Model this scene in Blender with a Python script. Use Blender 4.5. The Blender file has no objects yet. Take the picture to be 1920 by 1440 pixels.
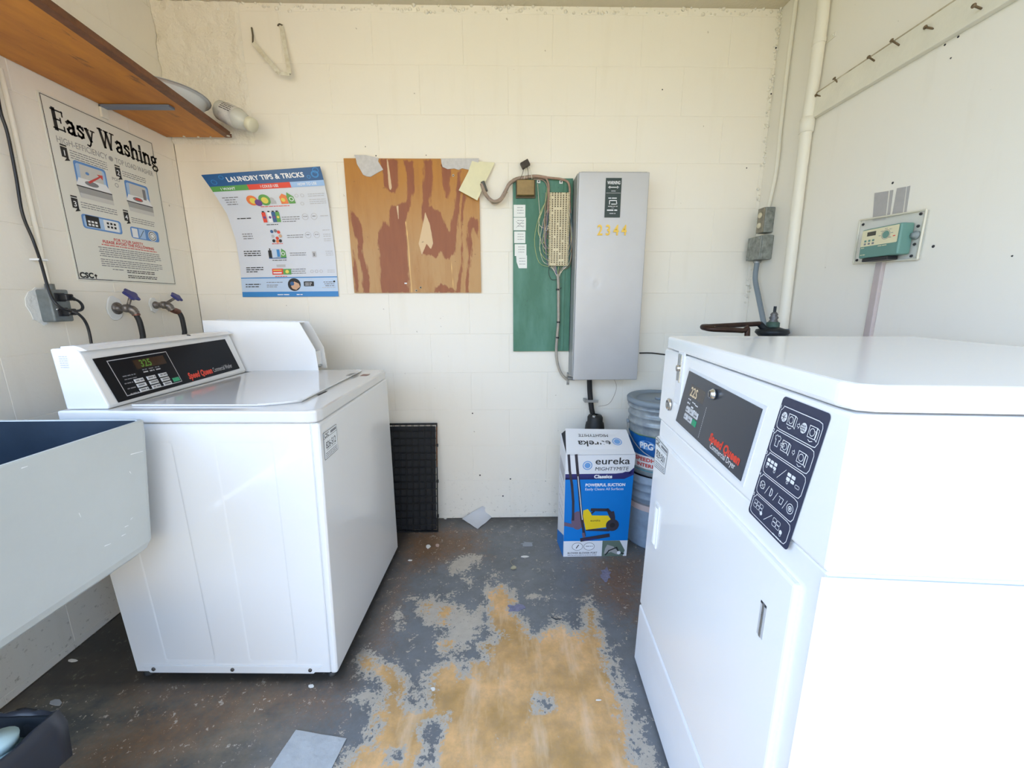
import bpy, bmesh, math, random
import numpy as np
from mathutils import Vector, Matrix
random.seed(7)
C = bpy.context.scene.collection
SC = bpy.context.scene

# ---------------------------------------------------------------- camera
F_, PIT, ROL, YAW, H_ = 744.05, 0.20224, -0.00289, -0.01975, 1.20234
D, XL, XR, ZC = 2.0684, -1.5326, 1.2644, 2.498
def _basis():
    F = Vector((0, math.cos(PIT), -math.sin(PIT))); U = Vector((0, math.sin(PIT), math.cos(PIT))); R = Vector((1, 0, 0))
    R2 = math.cos(ROL)*R + math.sin(ROL)*U; U2 = -math.sin(ROL)*R + math.cos(ROL)*U
    M = Matrix.Rotation(YAW, 3, 'Z')
    return M@F, M@R2, M@U2
BF, BR, BU = _basis()
CAMP = Vector((0, 0, H_))
cam = bpy.data.cameras.new('camera'); cam.sensor_width = 36; cam.lens = F_/1920*36; cam.clip_start = 0.02
co = bpy.data.objects.new('camera', cam); C.objects.link(co)
co.matrix_world = Matrix(((BR.x, BU.x, -BF.x, 0), (BR.y, BU.y, -BF.y, 0), (BR.z, BU.z, -BF.z, H_), (0, 0, 0, 1)))
SC.camera = co
# ---------------------------------------------------------------- sky, sun, exposure
w = bpy.data.worlds.new('world'); SC.world = w; w.use_nodes = True
nt = w.node_tree; nt.nodes.clear()
wo = nt.nodes.new('ShaderNodeOutputWorld'); bg = nt.nodes.new('ShaderNodeBackground')
tc = nt.nodes.new('ShaderNodeTexCoord'); sx = nt.nodes.new('ShaderNodeSeparateXYZ'); rp = nt.nodes.new('ShaderNodeValToRGB')
rp.color_ramp.elements[0].position = 0.0; rp.color_ramp.elements[0].color = (0.62, 0.77, 1.0, 1)
rp.color_ramp.elements[1].position = 0.7; rp.color_ramp.elements[1].color = (0.34, 0.58, 1.0, 1)
nt.links.new(tc.outputs['Generated'], sx.inputs[0]); nt.links.new(sx.outputs['Z'], rp.inputs[0])
nt.links.new(rp.outputs[0], bg.inputs[0]); bg.inputs[1].default_value = 5.3
nt.links.new(bg.outputs[0], wo.inputs[0])
sun = bpy.data.lights.new('sun', 'SUN'); sun.energy = 18.5; sun.angle = 0.01; sun.color = (1, 0.95, 0.86)
so = bpy.data.objects.new('sun', sun); C.objects.link(so); so.rotation_euler = (math.radians(-32), math.radians(10), 0)
SC.view_settings.view_transform = 'Standard'; SC.view_settings.look = 'None'
SC.view_settings.exposure = -0.15; SC.view_settings.gamma = 1.0; SC.view_settings.use_curve_mapping = False
SC.cycles.use_denoising = True
SC.cycles.max_bounces = 10; SC.cycles.diffuse_bounces = 6; SC.cycles.sample_clamp_indirect = 8

# ---------------------------------------------------------------- helpers
def ray(px, py): return BF*F_ + BR*(px-960) + BU*(720-py)
def BK(px, py, off=0.0):                # a point on (or in front of) the back wall
    d = ray(px, py); return CAMP + d*((D-off)/d.y)
def PY(px, py, y): d = ray(px, py); return CAMP + d*(y/d.y)
def PX(px, py, x): d = ray(px, py); return CAMP + d*(x/d.x)
def PZ(px, py, z=0.0): d = ray(px, py); return CAMP + d*((z-H_)/d.z)
def onplane(px, py, p0, n):
    d = ray(px, py); return CAMP + d*((p0-CAMP).dot(n)/d.dot(n))

MATS = {}
def mat(name, col, rough=0.5, metal=0.0, noise=0.0, nscale=8.0, bump=0.0, bscale=60.0, col2=None, trans=0.0, emit=None, spec=0.5, coat=0.0, alpha=1.0):
    if name in MATS: return MATS[name]
    m = bpy.data.materials.new(name); m.use_nodes = True; t = m.node_tree; b = t.nodes['Principled BSDF']
    b.inputs['Base Color'].default_value = (*col, 1); b.inputs['Roughness'].default_value = rough; b.inputs['Metallic'].default_value = metal
    b.inputs['Specular IOR Level'].default_value = spec; b.inputs['Coat Weight'].default_value = coat
    b.inputs['Transmission Weight'].default_value = trans; b.inputs['Alpha'].default_value = alpha
    if emit: b.inputs['Emission Color'].default_value = (*emit[:3], 1); b.inputs['Emission Strength'].default_value = emit[3]
    if noise > 0 or bump > 0:
        g = t.nodes.new('ShaderNodeNewGeometry')
        if noise > 0:
            n = t.nodes.new('ShaderNodeTexNoise'); n.inputs['Scale'].default_value = nscale; n.inputs['Detail'].default_value = 6; n.inputs['Roughness'].default_value = 0.65
            t.links.new(g.outputs['Position'], n.inputs['Vector'])
            r = t.nodes.new('ShaderNodeValToRGB'); r.color_ramp.elements[0].position = 0.32; r.color_ramp.elements[1].position = 0.68
            c2 = col2 or tuple(c*(1-noise) for c in col)
            r.color_ramp.elements[0].color = (*c2, 1); r.color_ramp.elements[1].color = (*col, 1)
            t.links.new(n.outputs['Fac'], r.inputs[0]); t.links.new(r.outputs[0], b.inputs['Base Color'])
        if bump > 0:
            n2 = t.nodes.new('ShaderNodeTexNoise'); n2.inputs['Scale'].default_value = bscale; n2.inputs['Detail'].default_value = 4
            t.links.new(g.outputs['Position'], n2.inputs['Vector'])
            bp = t.nodes.new('ShaderNodeBump'); bp.inputs['Strength'].default_value = bump; bp.inputs['Distance'].default_value = 0.004
            t.links.new(n2.outputs['Fac'], bp.inputs['Height']); t.links.new(bp.outputs[0], b.inputs['Normal'])
    MATS[name] = m
    return m

class MB:
    """collects shapes into ONE mesh"""
    def __init__(s, T=None): s.v = []; s.f = []; s.mi = []; s.sm = []; s.T = T
    def add(s, vs, fs, mi=0, smooth=False):
        b = len(s.v); T = s.T
        s.v += [tuple(T(Vector(p))) if T else tuple(p) for p in vs]
        s.f += [tuple(i+b for i in f) for f in fs]; s.mi += [mi]*len(fs); s.sm += [smooth]*len(fs)
        return s
    def bm(s, bm, mi=0, smooth=False):
        bm.verts.ensure_lookup_table(); bm.verts.index_update()
        s.add([v.co.copy() for v in bm.verts], [[v.index for v in f.verts] for f in bm.faces], mi, smooth); bm.free(); return s
    def hexa(s, P, bevel=0.0, seg=2, mi=0):
        """8 points: bottom four in order, then top four"""
        bm = bmesh.new(); vs = [bm.verts.new(p) for p in P]
        for f in ((3,2,1,0),(4,5,6,7),(0,1,5,4),(1,2,6,5),(2,3,7,6),(3,0,4,7)): bm.faces.new([vs[i] for i in f])
        bmesh.ops.recalc_face_normals(bm, faces=bm.faces)
        if bevel > 0: bmesh.ops.bevel(bm, geom=list(bm.edges), offset=bevel, segments=seg, affect='EDGES', profile=0.5)
        return s.bm(bm, mi)
    def box(s, x0, x1, y0, y1, z0, z1, bevel=0.0, seg=2, mi=0):
        return s.hexa([(x0,y0,z0),(x1,y0,z0),(x1,y1,z0),(x0,y1,z0),(x0,y0,z1),(x1,y0,z1),(x1,y1,z1),(x0,y1,z1)], bevel, seg, mi)
    def prism(s, pts, d, bevel=0.0, mi=0, seg=2):
        """polygon pts pushed along d"""
        d = Vector(d); bm = bmesh.new(); a = [bm.verts.new(Vector(p)) for p in pts]; b = [bm.verts.new(Vector(p)+d) for p in pts]
        n = len(a); bm.faces.new(a); bm.faces.new(b[::-1])
        for i in range(n): bm.faces.new((a[i], b[i], b[(i+1)%n], a[(i+1)%n]))
        bmesh.ops.recalc_face_normals(bm, faces=bm.faces)
        if bevel > 0: bmesh.ops.bevel(bm, geom=list(bm.edges), offset=bevel, segments=seg, affect='EDGES', profile=0.5)
        return s.bm(bm, mi)
    def tube(s, pts, r, seg=10, mi=0, cap=True, smooth_path=0):
        P = [Vector(p) for p in pts]
        if smooth_path:
            Q = []
            for i in range(len(P)-1):
                p0 = P[max(i-1,0)]; p1 = P[i]; p2 = P[i+1]; p3 = P[min(i+2,len(P)-1)]
                for k in range(smooth_path):
                    t = k/smooth_path
                    Q.append(0.5*((2*p1)+(p2-p0)*t+(2*p0-5*p1+4*p2-p3)*t*t+(-p0+3*p1-3*p2+p3)*t**3))
            Q.append(P[-1]); P = Q
        n = len(P); R = r if isinstance(r, (list, tuple)) else [r]*n
        if len(R) != n: R = [R[min(int(i*len(R)/n), len(R)-1)] for i in range(n)]
        vs = []; fs = []; prev = None
        for i, p in enumerate(P):
            t = (P[min(i+1,n-1)]-P[max(i-1,0)])
            t = t.normalized() if t.length > 1e-9 else Vector((0,0,1))
            if prev is None:
                a = Vector((0,0,1)) if abs(t.z) < .9 else Vector((1,0,0)); u = t.cross(a).normalized()
            else: u = (prev - t*prev.dot(t)).normalized()
            prev = u; v = t.cross(u)
            for k in range(seg):
                an = 2*math.pi*k/seg; vs.append(p + (u*math.cos(an)+v*math.sin(an))*R[i])
        for i in range(n-1):
            for k in range(seg): fs.append((i*seg+k, i*seg+(k+1)%seg, (i+1)*seg+(k+1)%seg, (i+1)*seg+k))
        s.add(vs, fs, mi, True)
        if cap:
            s.add(vs[:seg], [list(range(seg))[::-1]], mi); s.add(vs[-seg:], [list(range(seg))], mi)
        return s
    def lathe(s, prof, o, axis=(0,0,1), seg=24, mi=0, smooth=True):
        """prof: list of (radius, height)"""
        ax = Vector(axis).normalized(); a = Vector((0,0,1)) if abs(ax.z) < .9 else Vector((1,0,0))
        u = ax.cross(a).normalized(); v = ax.cross(u); o = Vector(o); vs = []; fs = []
        for r, h in prof:
            for k in range(seg):
                an = 2*math.pi*k/seg; vs.append(o + ax*h + (u*math.cos(an)+v*math.sin(an))*max(r,1e-5))
        for i in range(len(prof)-1):
            for k in range(seg): fs.append((i*seg+k, i*seg+(k+1)%seg, (i+1)*seg+(k+1)%seg, (i+1)*seg+k))
        return s.add(vs, fs, mi, smooth)
    def build(s, name, m, parent=None, **tags):
        me = bpy.data.meshes.new(name); me.from_pydata(s.v, [], s.f)
        for x in (m if isinstance(m, (list, tuple)) else [m]): me.materials.append(x)
        me.polygons.foreach_set('material_index', s.mi); me.polygons.foreach_set('use_smooth', s.sm); me.update()
        o = bpy.data.objects.new(name, me); C.objects.link(o)
        if parent: o.parent = parent
        for k, v in tags.items(): o[k] = v
        return o
def tag(o, label, cat, group=None):
    o['label'] = label; o['category'] = cat
    if group: o['group'] = group
    return o
def thing(name, label, cat, group=None):
    return tag(bpy.data.objects.new(name, None), label, cat, group) if False else _thing(name, label, cat, group)
def _thing(name, label, cat, group):
    o = bpy.data.objects.new(name, None); C.objects.link(o); o.empty_display_size = 0.05
    return tag(o, label, cat, group)
def struct(o): o['kind'] = 'structure'; return o

_TX = {}
def textgeo(s, bold=0.0, font=None):
    """flat outline of a line of lettering, height about 0.73 for capitals, origin at its start"""
    k = (s, bold)
    if k not in _TX:
        cu = bpy.data.curves.new('lettering', 'FONT'); cu.body = s; cu.size = 1.0; cu.offset = bold; cu.resolution_u = 3; cu.space_character = 1.0+bold
        ob = bpy.data.objects.new('lettering', cu); me = bpy.data.meshes.new_from_object(ob)
        _TX[k] = ([v.co.copy() for v in me.vertices], [tuple(p.vertices) for p in me.polygons])
        bpy.data.objects.remove(ob); bpy.data.meshes.remove(me); bpy.data.curves.remove(cu)
    return _TX[k]
class Sheet:
    """print on a surface: P(u, v) -> world, u to the reader's right, v up, in metres; lift off the surface"""
    def __init__(s, P, lift=0.0006): s.P = P; s.m = MB(); s.l = lift
    def pt(s, u, v, k=1): return s.P(u, v, s.l*k)
    def rect(s, u0, v0, u1, v1, mi, k=1, n=1):
        for i in range(n):
            a = u0+(u1-u0)*i/n; b = u0+(u1-u0)*(i+1)/n
            s.m.add([s.pt(a,v0,k), s.pt(b,v0,k), s.pt(b,v1,k), s.pt(a,v1,k)], [(0,1,2,3)], mi)
    def poly(s, pts, mi, k=1): s.m.add([s.pt(u,v,k) for u,v in pts], [tuple(range(len(pts)))], mi)
    def disc(s, u, v, r, mi, k=1, n=20, ry=None):
        ry = ry or r; s.poly([(u+r*math.cos(2*math.pi*i/n), v+ry*math.sin(2*math.pi*i/n)) for i in range(n)], mi, k)
    def ring(s, u, v, r, t, mi, k=1, n=20, ry=None):
        ry = ry or r
        for i in range(n):
            a = 2*math.pi*i/n; b = 2*math.pi*(i+1)/n
            s.poly([(u+r*math.cos(a), v+ry*math.sin(a)), (u+r*math.cos(b), v+ry*math.sin(b)), (u+(r-t)*math.cos(b), v+(ry-t)*math.sin(b)), (u+(r-t)*math.cos(a), v+(ry-t)*math.sin(a))], mi, k)
    def line(s, pts, t, mi, k=1, closed=False):
        pts = list(pts) + ([pts[0]] if closed else [])
        for (a, b), (c, d) in zip(pts, pts[1:]):
            L = math.hypot(c-a, d-b) or 1e-9; nx, ny = -(d-b)/L*t/2, (c-a)/L*t/2; ex, ey = (c-a)/L*t/2*.9, (d-b)/L*t/2*.9
            s.poly([(a+nx-ex, b+ny-ey), (a-nx-ex, b-ny-ey), (c-nx+ex, d-ny+ey), (c+nx+ex, d+ny+ey)], mi, k)
    def rrect(s, u0, v0, u1, v1, r, mi, k=1, t=None):
        P = []
        for cx, cy, a0 in ((u1-r,v1-r,0),(u0+r,v1-r,90),(u0+r,v0+r,180),(u1-r,v0+r,270)):
            for i in range(5):
                a = math.radians(a0+i*22.5); P.append((cx+r*math.cos(a), cy+r*math.sin(a)))
        if t: s.line(P, t, mi, k, True)
        else: s.poly(P, mi, k)
    def text(s, st, u, v, size, mi, bold=0.0, k=1, align='l', shear=0.0, sx=1.0, width=None, flip=False):
        vs, fs = textgeo(st, bold)
        if not vs: return
        w0 = min(p.x for p in vs); w1 = max(p.x for p in vs)
        if width: sx = width/((w1-w0)*size)
        off = {'l': w0, 'c': (w0+w1)/2, 'r': w1}[align]
        sg = -1 if flip else 1
        s.m.add([s.pt(u+sg*((p.x-off)*sx+p.y*shear)*size, v+sg*p.y*size, k) for p in vs], fs, mi)
    def words(s, u0, u1, v, h, mi, k=1, seed=0, gap=0.35, fill=1.0):
        """a row of print too small to read: short dashes of word length"""
        rnd = random.Random(seed*97+int(v*1e4)); u = u0; end = u0+(u1-u0)*fill
        while u < end:
            L = h*rnd.uniform(1.2, 4.2); e = min(u+L, end)
            if e-u > h*.5: s.rect(u, v, e, v+h*.62, mi, k)
            u = e+h*gap*1.4
    def build(s, name, mats, parent, **t): return s.m.build(name, mats, parent, kind='stuff', **t)
def plane_frame(o, u, v, n):
    o, u, v, n = Vector(o), Vector(u).normalized(), Vector(v).normalized(), Vector(n).normalized()
    return lambda a, b, h=0.0: o + u*a + v*b + n*h
def quad_frame(bl, br, br_t, bl_t, W, Hh, n=None):
    bl, br, tr, tl = map(Vector, (bl, br, br_t, bl_t)); n = n or (br-bl).cross(tl-bl).normalized()
    def P(a, b, h=0.0):
        s, t = a/W, b/Hh; return (bl*(1-s)+br*s)*(1-t) + (tl*(1-s)+tr*s)*t + n*h
    return P

# ---------------------------------------------------------------- materials
WHITE = mat('white_enamel', (0.79, 0.79, 0.79), 0.22, coat=0.4); WHITED = mat('bright_white_enamel', (0.94, 0.94, 0.95), 0.22, coat=0.4)
WHITE2 = mat('white_enamel_worn', (0.88, 0.89, 0.92), 0.3, noise=0.05, nscale=5, coat=0.2)
DECK = mat('deck_enamel_ceiling_reflection', (0.70, 0.69, 0.68), 0.12, coat=0.5)  # greyed to stand for the dark ceiling reflected in the washer top
BLACK = mat('black_plastic', (0.012, 0.013, 0.016), 0.35)
INK = mat('black_ink', (0.02, 0.02, 0.022), 0.6)
GREYINK = mat('grey_ink', (0.22, 0.22, 0.24), 0.7)
LGREY = mat('light_grey_ink', (0.5, 0.5, 0.53), 0.7)
PAPER = mat('paper_white', (0.82, 0.84, 0.86), 0.6)
PANEL = mat('black_panel_film', (0.008, 0.009, 0.012), 0.3, spec=0.12)
NAVY = mat('navy_film', (0.035, 0.042, 0.085), 0.4)
REDINK = mat('red_print', (0.75, 0.06, 0.03), 0.5)
GREENKEY = mat('green_key', (0.02, 0.35, 0.17), 0.4)
GREYKEY = mat('grey_key', (0.62, 0.63, 0.66), 0.45)
WINK = mat('white_print', (0.85, 0.86, 0.9), 0.5)
CHROME = mat('chrome', (0.75, 0.75, 0.76), 0.22, 1.0)
STEEL = mat('galvanised_steel', (0.45, 0.46, 0.46), 0.42, 0.8, noise=0.3, nscale=30)
GAP = mat('dark_gap', (0.03, 0.03, 0.035), 0.8)
RUBBER = mat('black_rubber', (0.015, 0.015, 0.016), 0.55)
BRASS = mat('tarnished_brass', (0.28, 0.17, 0.12), 0.45, 0.7, noise=0.5, nscale=60)
COPPER = mat('dark_copper', (0.075, 0.042, 0.032), 0.4, 0.7, noise=0.5, nscale=40)
PPIPE = mat('painted_pipe', (0.79, 0.75, 0.65), 0.5, bump=0.2)
def nodes(m):
    t = m.node_tree; return t, t.nodes['Principled BSDF']
def N(t, typ, **k):
    n = t.nodes.new(typ)
    for a, b in k.items():
        if a in n.inputs: n.inputs[a].default_value = b
        else: setattr(n, a, b)
    return n
def mixc(t, fac, a, b):
    n = t.nodes.new('ShaderNodeMix'); n.data_type = 'RGBA'
    for sock, v in ((n.inputs[0], fac), (n.inputs[6], a), (n.inputs[7], b)):
        if isinstance(v, (int, float)): sock.default_value = v
        elif isinstance(v, tuple): sock.default_value = (*v, 1)
        else: t.links.new(v, sock)
    return n.outputs[2]
def math_(t, op, a, b=0.0, clamp=False):
    n = t.nodes.new('ShaderNodeMath'); n.operation = op; n.use_clamp = clamp
    for sock, v in ((n.inputs[0], a), (n.inputs[1], b)):
        if isinstance(v, (int, float)): sock.default_value = v
        else: t.links.new(v, sock)
    return n.outputs[0]
def step(t, v, lo, hi):
    n = t.nodes.new('ShaderNodeMapRange'); n.inputs[1].default_value = lo; n.inputs[2].default_value = hi
    t.links.new(v, n.inputs[0]); n.clamp = True; return n.outputs[0]
def noise(t, pos, scale, detail=5, rough=0.6, stretch=None):
    if stretch:
        mp = t.nodes.new('ShaderNodeMapping'); mp.inputs['Scale'].default_value = stretch; t.links.new(pos, mp.inputs[0]); pos = mp.outputs[0]
    n = t.nodes.new('ShaderNodeTexNoise'); n.inputs['Scale'].default_value = scale; n.inputs['Detail'].default_value = detail; n.inputs['Roughness'].default_value = rough
    t.links.new(pos, n.inputs['Vector']); return n.outputs['Fac']

def wallpaint(name, rough_amt=0.25, col=(0.86, 0.822, 0.745), dirt=True, bumpd=0.003):
    m = mat(name, col, 0.55); t, b = nodes(m); g = t.nodes.new('ShaderNodeNewGeometry'); pos = g.outputs['Position']
    big = noise(t, pos, 2.2, 4); c = mixc(t, math_(t, 'MULTIPLY', big, 0.5), col, (col[0]*.93, col[1]*.915, col[2]*.87))
    if dirt:
        sep = t.nodes.new('ShaderNodeSeparateXYZ'); t.links.new(pos, sep.inputs[0])
        low = step(t, sep.outputs['Z'], 0.32, 0.0); sp = step(t, noise(t, pos, 55, 6, .7), 0.60, 0.67)
        c = mixc(t, math_(t, 'MULTIPLY', math_(t, 'MULTIPLY', low, sp), 0.7), c, (0.30, 0.26, 0.20))
        sp2 = step(t, noise(t, pos, 26, 3, .5), 0.755, 0.775); c = mixc(t, math_(t, 'MULTIPLY', sp2, 0.6), c, (0.28, 0.23, 0.17))
        st = step(t, noise(t, pos, 3.0, 5, .6, (6, 6, 0.7)), 0.56, 0.75); c = mixc(t, math_(t, 'MULTIPLY', st, 0.09), c, (0.60, 0.52, 0.38))
    t.links.new(c, b.inputs['Base Color'])
    n1 = noise(t, pos, 70, 4); n2 = noise(t, pos, 14, 5)
    h = math_(t, 'ADD', math_(t, 'MULTIPLY', n1, 0.5), n2)
    bp = t.nodes.new('ShaderNodeBump'); bp.inputs['Strength'].default_value = rough_amt; bp.inputs['Distance'].default_value = bumpd
    t.links.new(h, bp.inputs['Height']); t.links.new(bp.outputs[0], b.inputs['Normal'])
    return m
WALL = wallpaint('cream_block_paint')
WALLR = wallpaint('cream_wall_paint_smooth', 0.15)
ROUGHW = wallpaint('rough_cream_render', 1.0, (0.85, 0.81, 0.725), False, 0.012)
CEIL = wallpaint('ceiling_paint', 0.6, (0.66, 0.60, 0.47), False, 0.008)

def field(pts, polys, soft):
    """signed distance (positive inside any polygon), divided by soft and clamped"""
    X = np.asarray(pts, float); best = np.full(len(X), -1e9)
    for P in polys:
        P = np.asarray(P, float); d = np.full(len(X), 1e9); ins = np.zeros(len(X), bool); n = len(P)
        for i in range(n):
            a, b = P[i], P[(i+1) % n]; e = b-a; q = X-a
            h = np.clip((q@e)/max(e@e, 1e-12), 0, 1); dd = np.linalg.norm(q-h[:, None]*e, axis=1); d = np.minimum(d, dd)
            c = (a[1] > X[:, 1]) != (b[1] > X[:, 1])
            xi = (b[0]-a[0])*(X[:, 1]-a[1])/((b[1]-a[1]) or 1e-12)+a[0]; ins ^= c & (X[:, 0] < xi)
        best = np.maximum(best, np.where(ins, d, -d))
    return np.clip(best/soft, -1, 1)
def set_attr(me, name, vals):
    a = me.attributes.new(name, 'FLOAT', 'POINT'); a.data.foreach_set('value', np.asarray(vals, np.float32))

# ---------------------------------------------------------------- floor
def zf(pts): return [tuple(PZ(600+x/2.909, 1000+y/2.909))[:2] for x, y in pts]
TAN = [zf([(920,330),(985,285),(1030,320),(1060,370),(1040,430),(1100,470),(1110,530),(1190,580),(1250,520),(1300,500),(1345,520),(1430,560),(1455,500),(1440,420),(1480,400),(1500,480),(1530,580),(1550,650),(1580,780),(1620,900),(1660,1050),(1690,1150),(1725,1300),(1760,1500),(1000,1500),(400,1500),(20,1500),(60,1290),(90,1280),(190,1200),(280,1150),(290,1060),(330,1010),(300,950),(350,920),(370,860),(330,780),(225,745),(240,650),(290,700),(440,760),(470,840),(440,900),(480,960),(590,960),(620,900),(600,840),(580,790),(640,750),(720,700),(760,710),(775,770),(830,770),(830,700),(900,690),(920,650),(890,620),(960,590),(990,560),(930,500),(920,430)]),
       zf([(560,370),(610,375),(600,430),(565,430)]), zf([(645,400),(730,400),(720,460),(650,500)]), zf([(660,590),(720,580),(740,620),(670,640)])]
HOLES = [zf([(570,1020),(690,1000),(680,1100),(650,1180),(620,1290),(520,1280),(560,1160),(530,1070)]), zf([(360,1180),(470,1170),(450,1240),(370,1245)]), zf([(290,1030),(350,1040),(340,1080),(290,1085)]),
         zf([(1165,880),(1270,890),(1275,960),(1170,965)])]
PALE = [zf([(540,370),(600,330),(660,350),(740,310),(720,370),(850,430),(900,380),(880,300),(930,200),(975,205),(945,290),(930,400),(890,540),(800,640),(700,660),(640,620),(640,560),(700,520),(560,500),(545,430)]),
        zf([(700,150),(790,110),(890,115),(860,180),(780,235),(710,220)]), zf([(460,350),(560,345),(550,375),(470,370)]), zf([(770,250),(850,260),(840,290),(780,280)]),
        zf([(1120,340),(1180,320),(1265,350),(1130,362)]), zf([(1240,460),(1330,440),(1345,530),(1190,580)]),
        zf([(1400,400),(1480,330),(1560,540),(1690,860),(1800,1120),(1930,1420),(1760,1450),(1700,1200),(1600,820),(1500,520),(1430,440)]),
        zf([(160,880),(260,840),(330,900),(290,990),(180,930)]), zf([(470,850),(550,850),(560,900),(480,920)]), zf([(400,400),(440,420),(450,540),(400,530)])]
def PXY(L): return [tuple(PZ(x, y))[:2] for x, y in L]
RUST = [PXY([(250,1285),(640,1290),(720,1200),(760,1060),(700,1200),(620,1330),(450,1330),(260,1310)]), PXY([(740,1000),(830,985),(900,1000),(900,1040),(760,1070)]), PXY([(140,1440),(200,1390),(330,1320),(520,1310),(400,1370),(260,1440)]), PXY([(1110,1050),(1200,1050),(1195,1160),(1120,1120)])]
_i = TAN[0].index(zf([(1760,1500)])[0]); TAN[0][_i+1:_i+3] = [(.36,.30),(.16,-.02),(-.15,-.16),(-.46,-.02),(-.62,.22)]
def floor():
    gx = np.arange(-1.53, 1.2700001, 0.01); gy = np.arange(-0.34, D+0.005, 0.01); gy[-1] = D
    XX, YY = np.meshgrid(gx, gy); n = len(gx); k = len(gy)
    vs = np.stack([XX.ravel(), YY.ravel(), np.zeros(n*k)], 1)
    fs = [(j*n+i, j*n+i+1, (j+1)*n+i+1, (j+1)*n+i) for j in range(k-1) for i in range(n-1)]
    m = mat('painted_concrete_floor', (0.16, 0.17, 0.19), 0.45); t, b = nodes(m)
    g = t.nodes.new('ShaderNodeNewGeometry'); pos = g.outputs['Position']
    def at(nm): a = t.nodes.new('ShaderNodeAttribute'); a.attribute_name = nm; return a.outputs['Fac']
    nz = math_(t, 'SUBTRACT', noise(t, pos, 22, 9, .72), 0.5); nf = math_(t, 'SUBTRACT', noise(t, pos, 90, 5, .7), 0.5)
    jag = math_(t, 'ADD', math_(t, 'MULTIPLY', nz, 3.6), math_(t, 'MULTIPLY', nf, 2.9))
    worn = math_(t, 'ADD', at('worn'), jag); pale = math_(t, 'ADD', at('pale'), math_(t, 'MULTIPLY', jag, 1.35))
    paint = mixc(t, noise(t, pos, 5, 5, .6), (0.125, 0.132, 0.142), (0.24, 0.248, 0.26))
    mottle = step(t, noise(t, pos, 13, 8, .75), .42, .68); paint = mixc(t, math_(t, 'MULTIPLY', mottle, 0.5), paint, (0.115, 0.11, 0.105))
    sx_ = t.nodes.new('ShaderNodeSeparateXYZ'); t.links.new(pos, sx_.inputs[0])
    lft = step(t, math_(t, 'ADD', sx_.outputs['X'], math_(t, 'MULTIPLY', nz, 0.5)), -0.45, -0.75)
    paint = mixc(t, math_(t, 'MULTIPLY', lft, 0.9), paint, mixc(t, step(t, noise(t, pos, 3.4, 8, .68, (.8, 1.3, 1)), .40, .62), (0.062, 0.066, 0.058), (0.27, 0.205, 0.14)))
    rust = step(t, math_(t, 'ADD', at('rust'), math_(t, 'MULTIPLY', jag, 0.9)), -0.5, 0.9)
    paint = mixc(t, math_(t, 'MULTIPLY', rust, 0.9), paint, mixc(t, noise(t, pos, 30, 5, .7), (0.085, 0.055, 0.035), (0.32, 0.17, 0.08)))
    speck = step(t, noise(t, pos, 120, 2, .5), 0.735, 0.77); paint = mixc(t, math_(t, 'MULTIPLY', speck, 0.5), paint, (0.45, 0.42, 0.40))
    conc = mixc(t, noise(t, pos, 35, 6, .7), (0.38, 0.325, 0.26), (0.60, 0.535, 0.45))
    tan = mixc(t, step(t, noise(t, pos, 4.5, 6, .62), .36, .64), (0.46, 0.265, 0.085), (0.86, 0.50, 0.22)); tan = mixc(t, math_(t, 'MULTIPLY', step(t, noise(t, pos, 24, 7, .75), .42, .66), 0.5), tan, (0.40, 0.27, 0.15)); tan = mixc(t, math_(t, 'MULTIPLY', step(t, noise(t, pos, 7, 5, .6, (2.2, .5, 1)), .52, .70), 0.55), tan, (0.84, 0.62, 0.42))
    c = mixc(t, step(t, pale, 0.0, 0.10), paint, conc)
    c = mixc(t, step(t, worn, -0.50, -0.44), c, conc)
    c = mixc(t, step(t, worn, 0.0, 0.35), c, tan)
    # darker towards the foot of the walls and round the washer
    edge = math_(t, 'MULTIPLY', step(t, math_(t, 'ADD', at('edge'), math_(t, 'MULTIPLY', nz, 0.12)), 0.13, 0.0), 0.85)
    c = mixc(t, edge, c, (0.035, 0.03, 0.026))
    t.links.new(c, b.inputs['Base Color'])
    rr = t.nodes.new('ShaderNodeMapRange'); rr.inputs[3].default_value = 0.38; rr.inputs[4].default_value = 0.75; t.links.new(step(t, worn, -0.5, 0.1), rr.inputs[0]); t.links.new(rr.outputs[0], b.inputs['Roughness'])
    hh = math_(t, 'ADD', math_(t, 'MULTIPLY', step(t, worn, -0.5, -0.42), -0.5), math_(t, 'MULTIPLY', noise(t, pos, 60, 5), 0.3))
    bp = t.nodes.new('ShaderNodeBump'); bp.inputs['Strength'].default_value = 0.5; bp.inputs['Distance'].default_value = 0.002
    t.links.new(hh, bp.inputs['Height']); t.links.new(bp.outputs[0], b.inputs['Normal'])
    mb = MB(); mb.add(vs.tolist(), fs)
    mb.add([(-1.53,-2.2,0),(1.27,-2.2,0),(1.27,-.34,0),(-1.53,-.34,0)], [(0,1,2,3)])
    mb.add([(-1.7,-2.2,-.15),(1.45,-2.2,-.15),(1.45,2.25,-.15),(-1.7,2.25,-.15),(-1.7,-2.2,-.004),(1.45,-2.2,-.004),(1.45,2.25,-.004),(-1.7,2.25,-.004)], [(3,2,1,0),(4,5,6,7),(0,1,5,4),(1,2,6,5),(2,3,7,6),(3,0,4,7)])
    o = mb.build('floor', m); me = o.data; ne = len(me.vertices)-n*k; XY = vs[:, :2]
    ex = lambda a, v: np.concatenate([a, np.full(ne, v)])
    wf = field(XY, TAN, 0.045); hf = field(XY, HOLES, 0.03); wf = np.minimum(wf, -hf)
    ev = np.zeros(ne)-1
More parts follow.
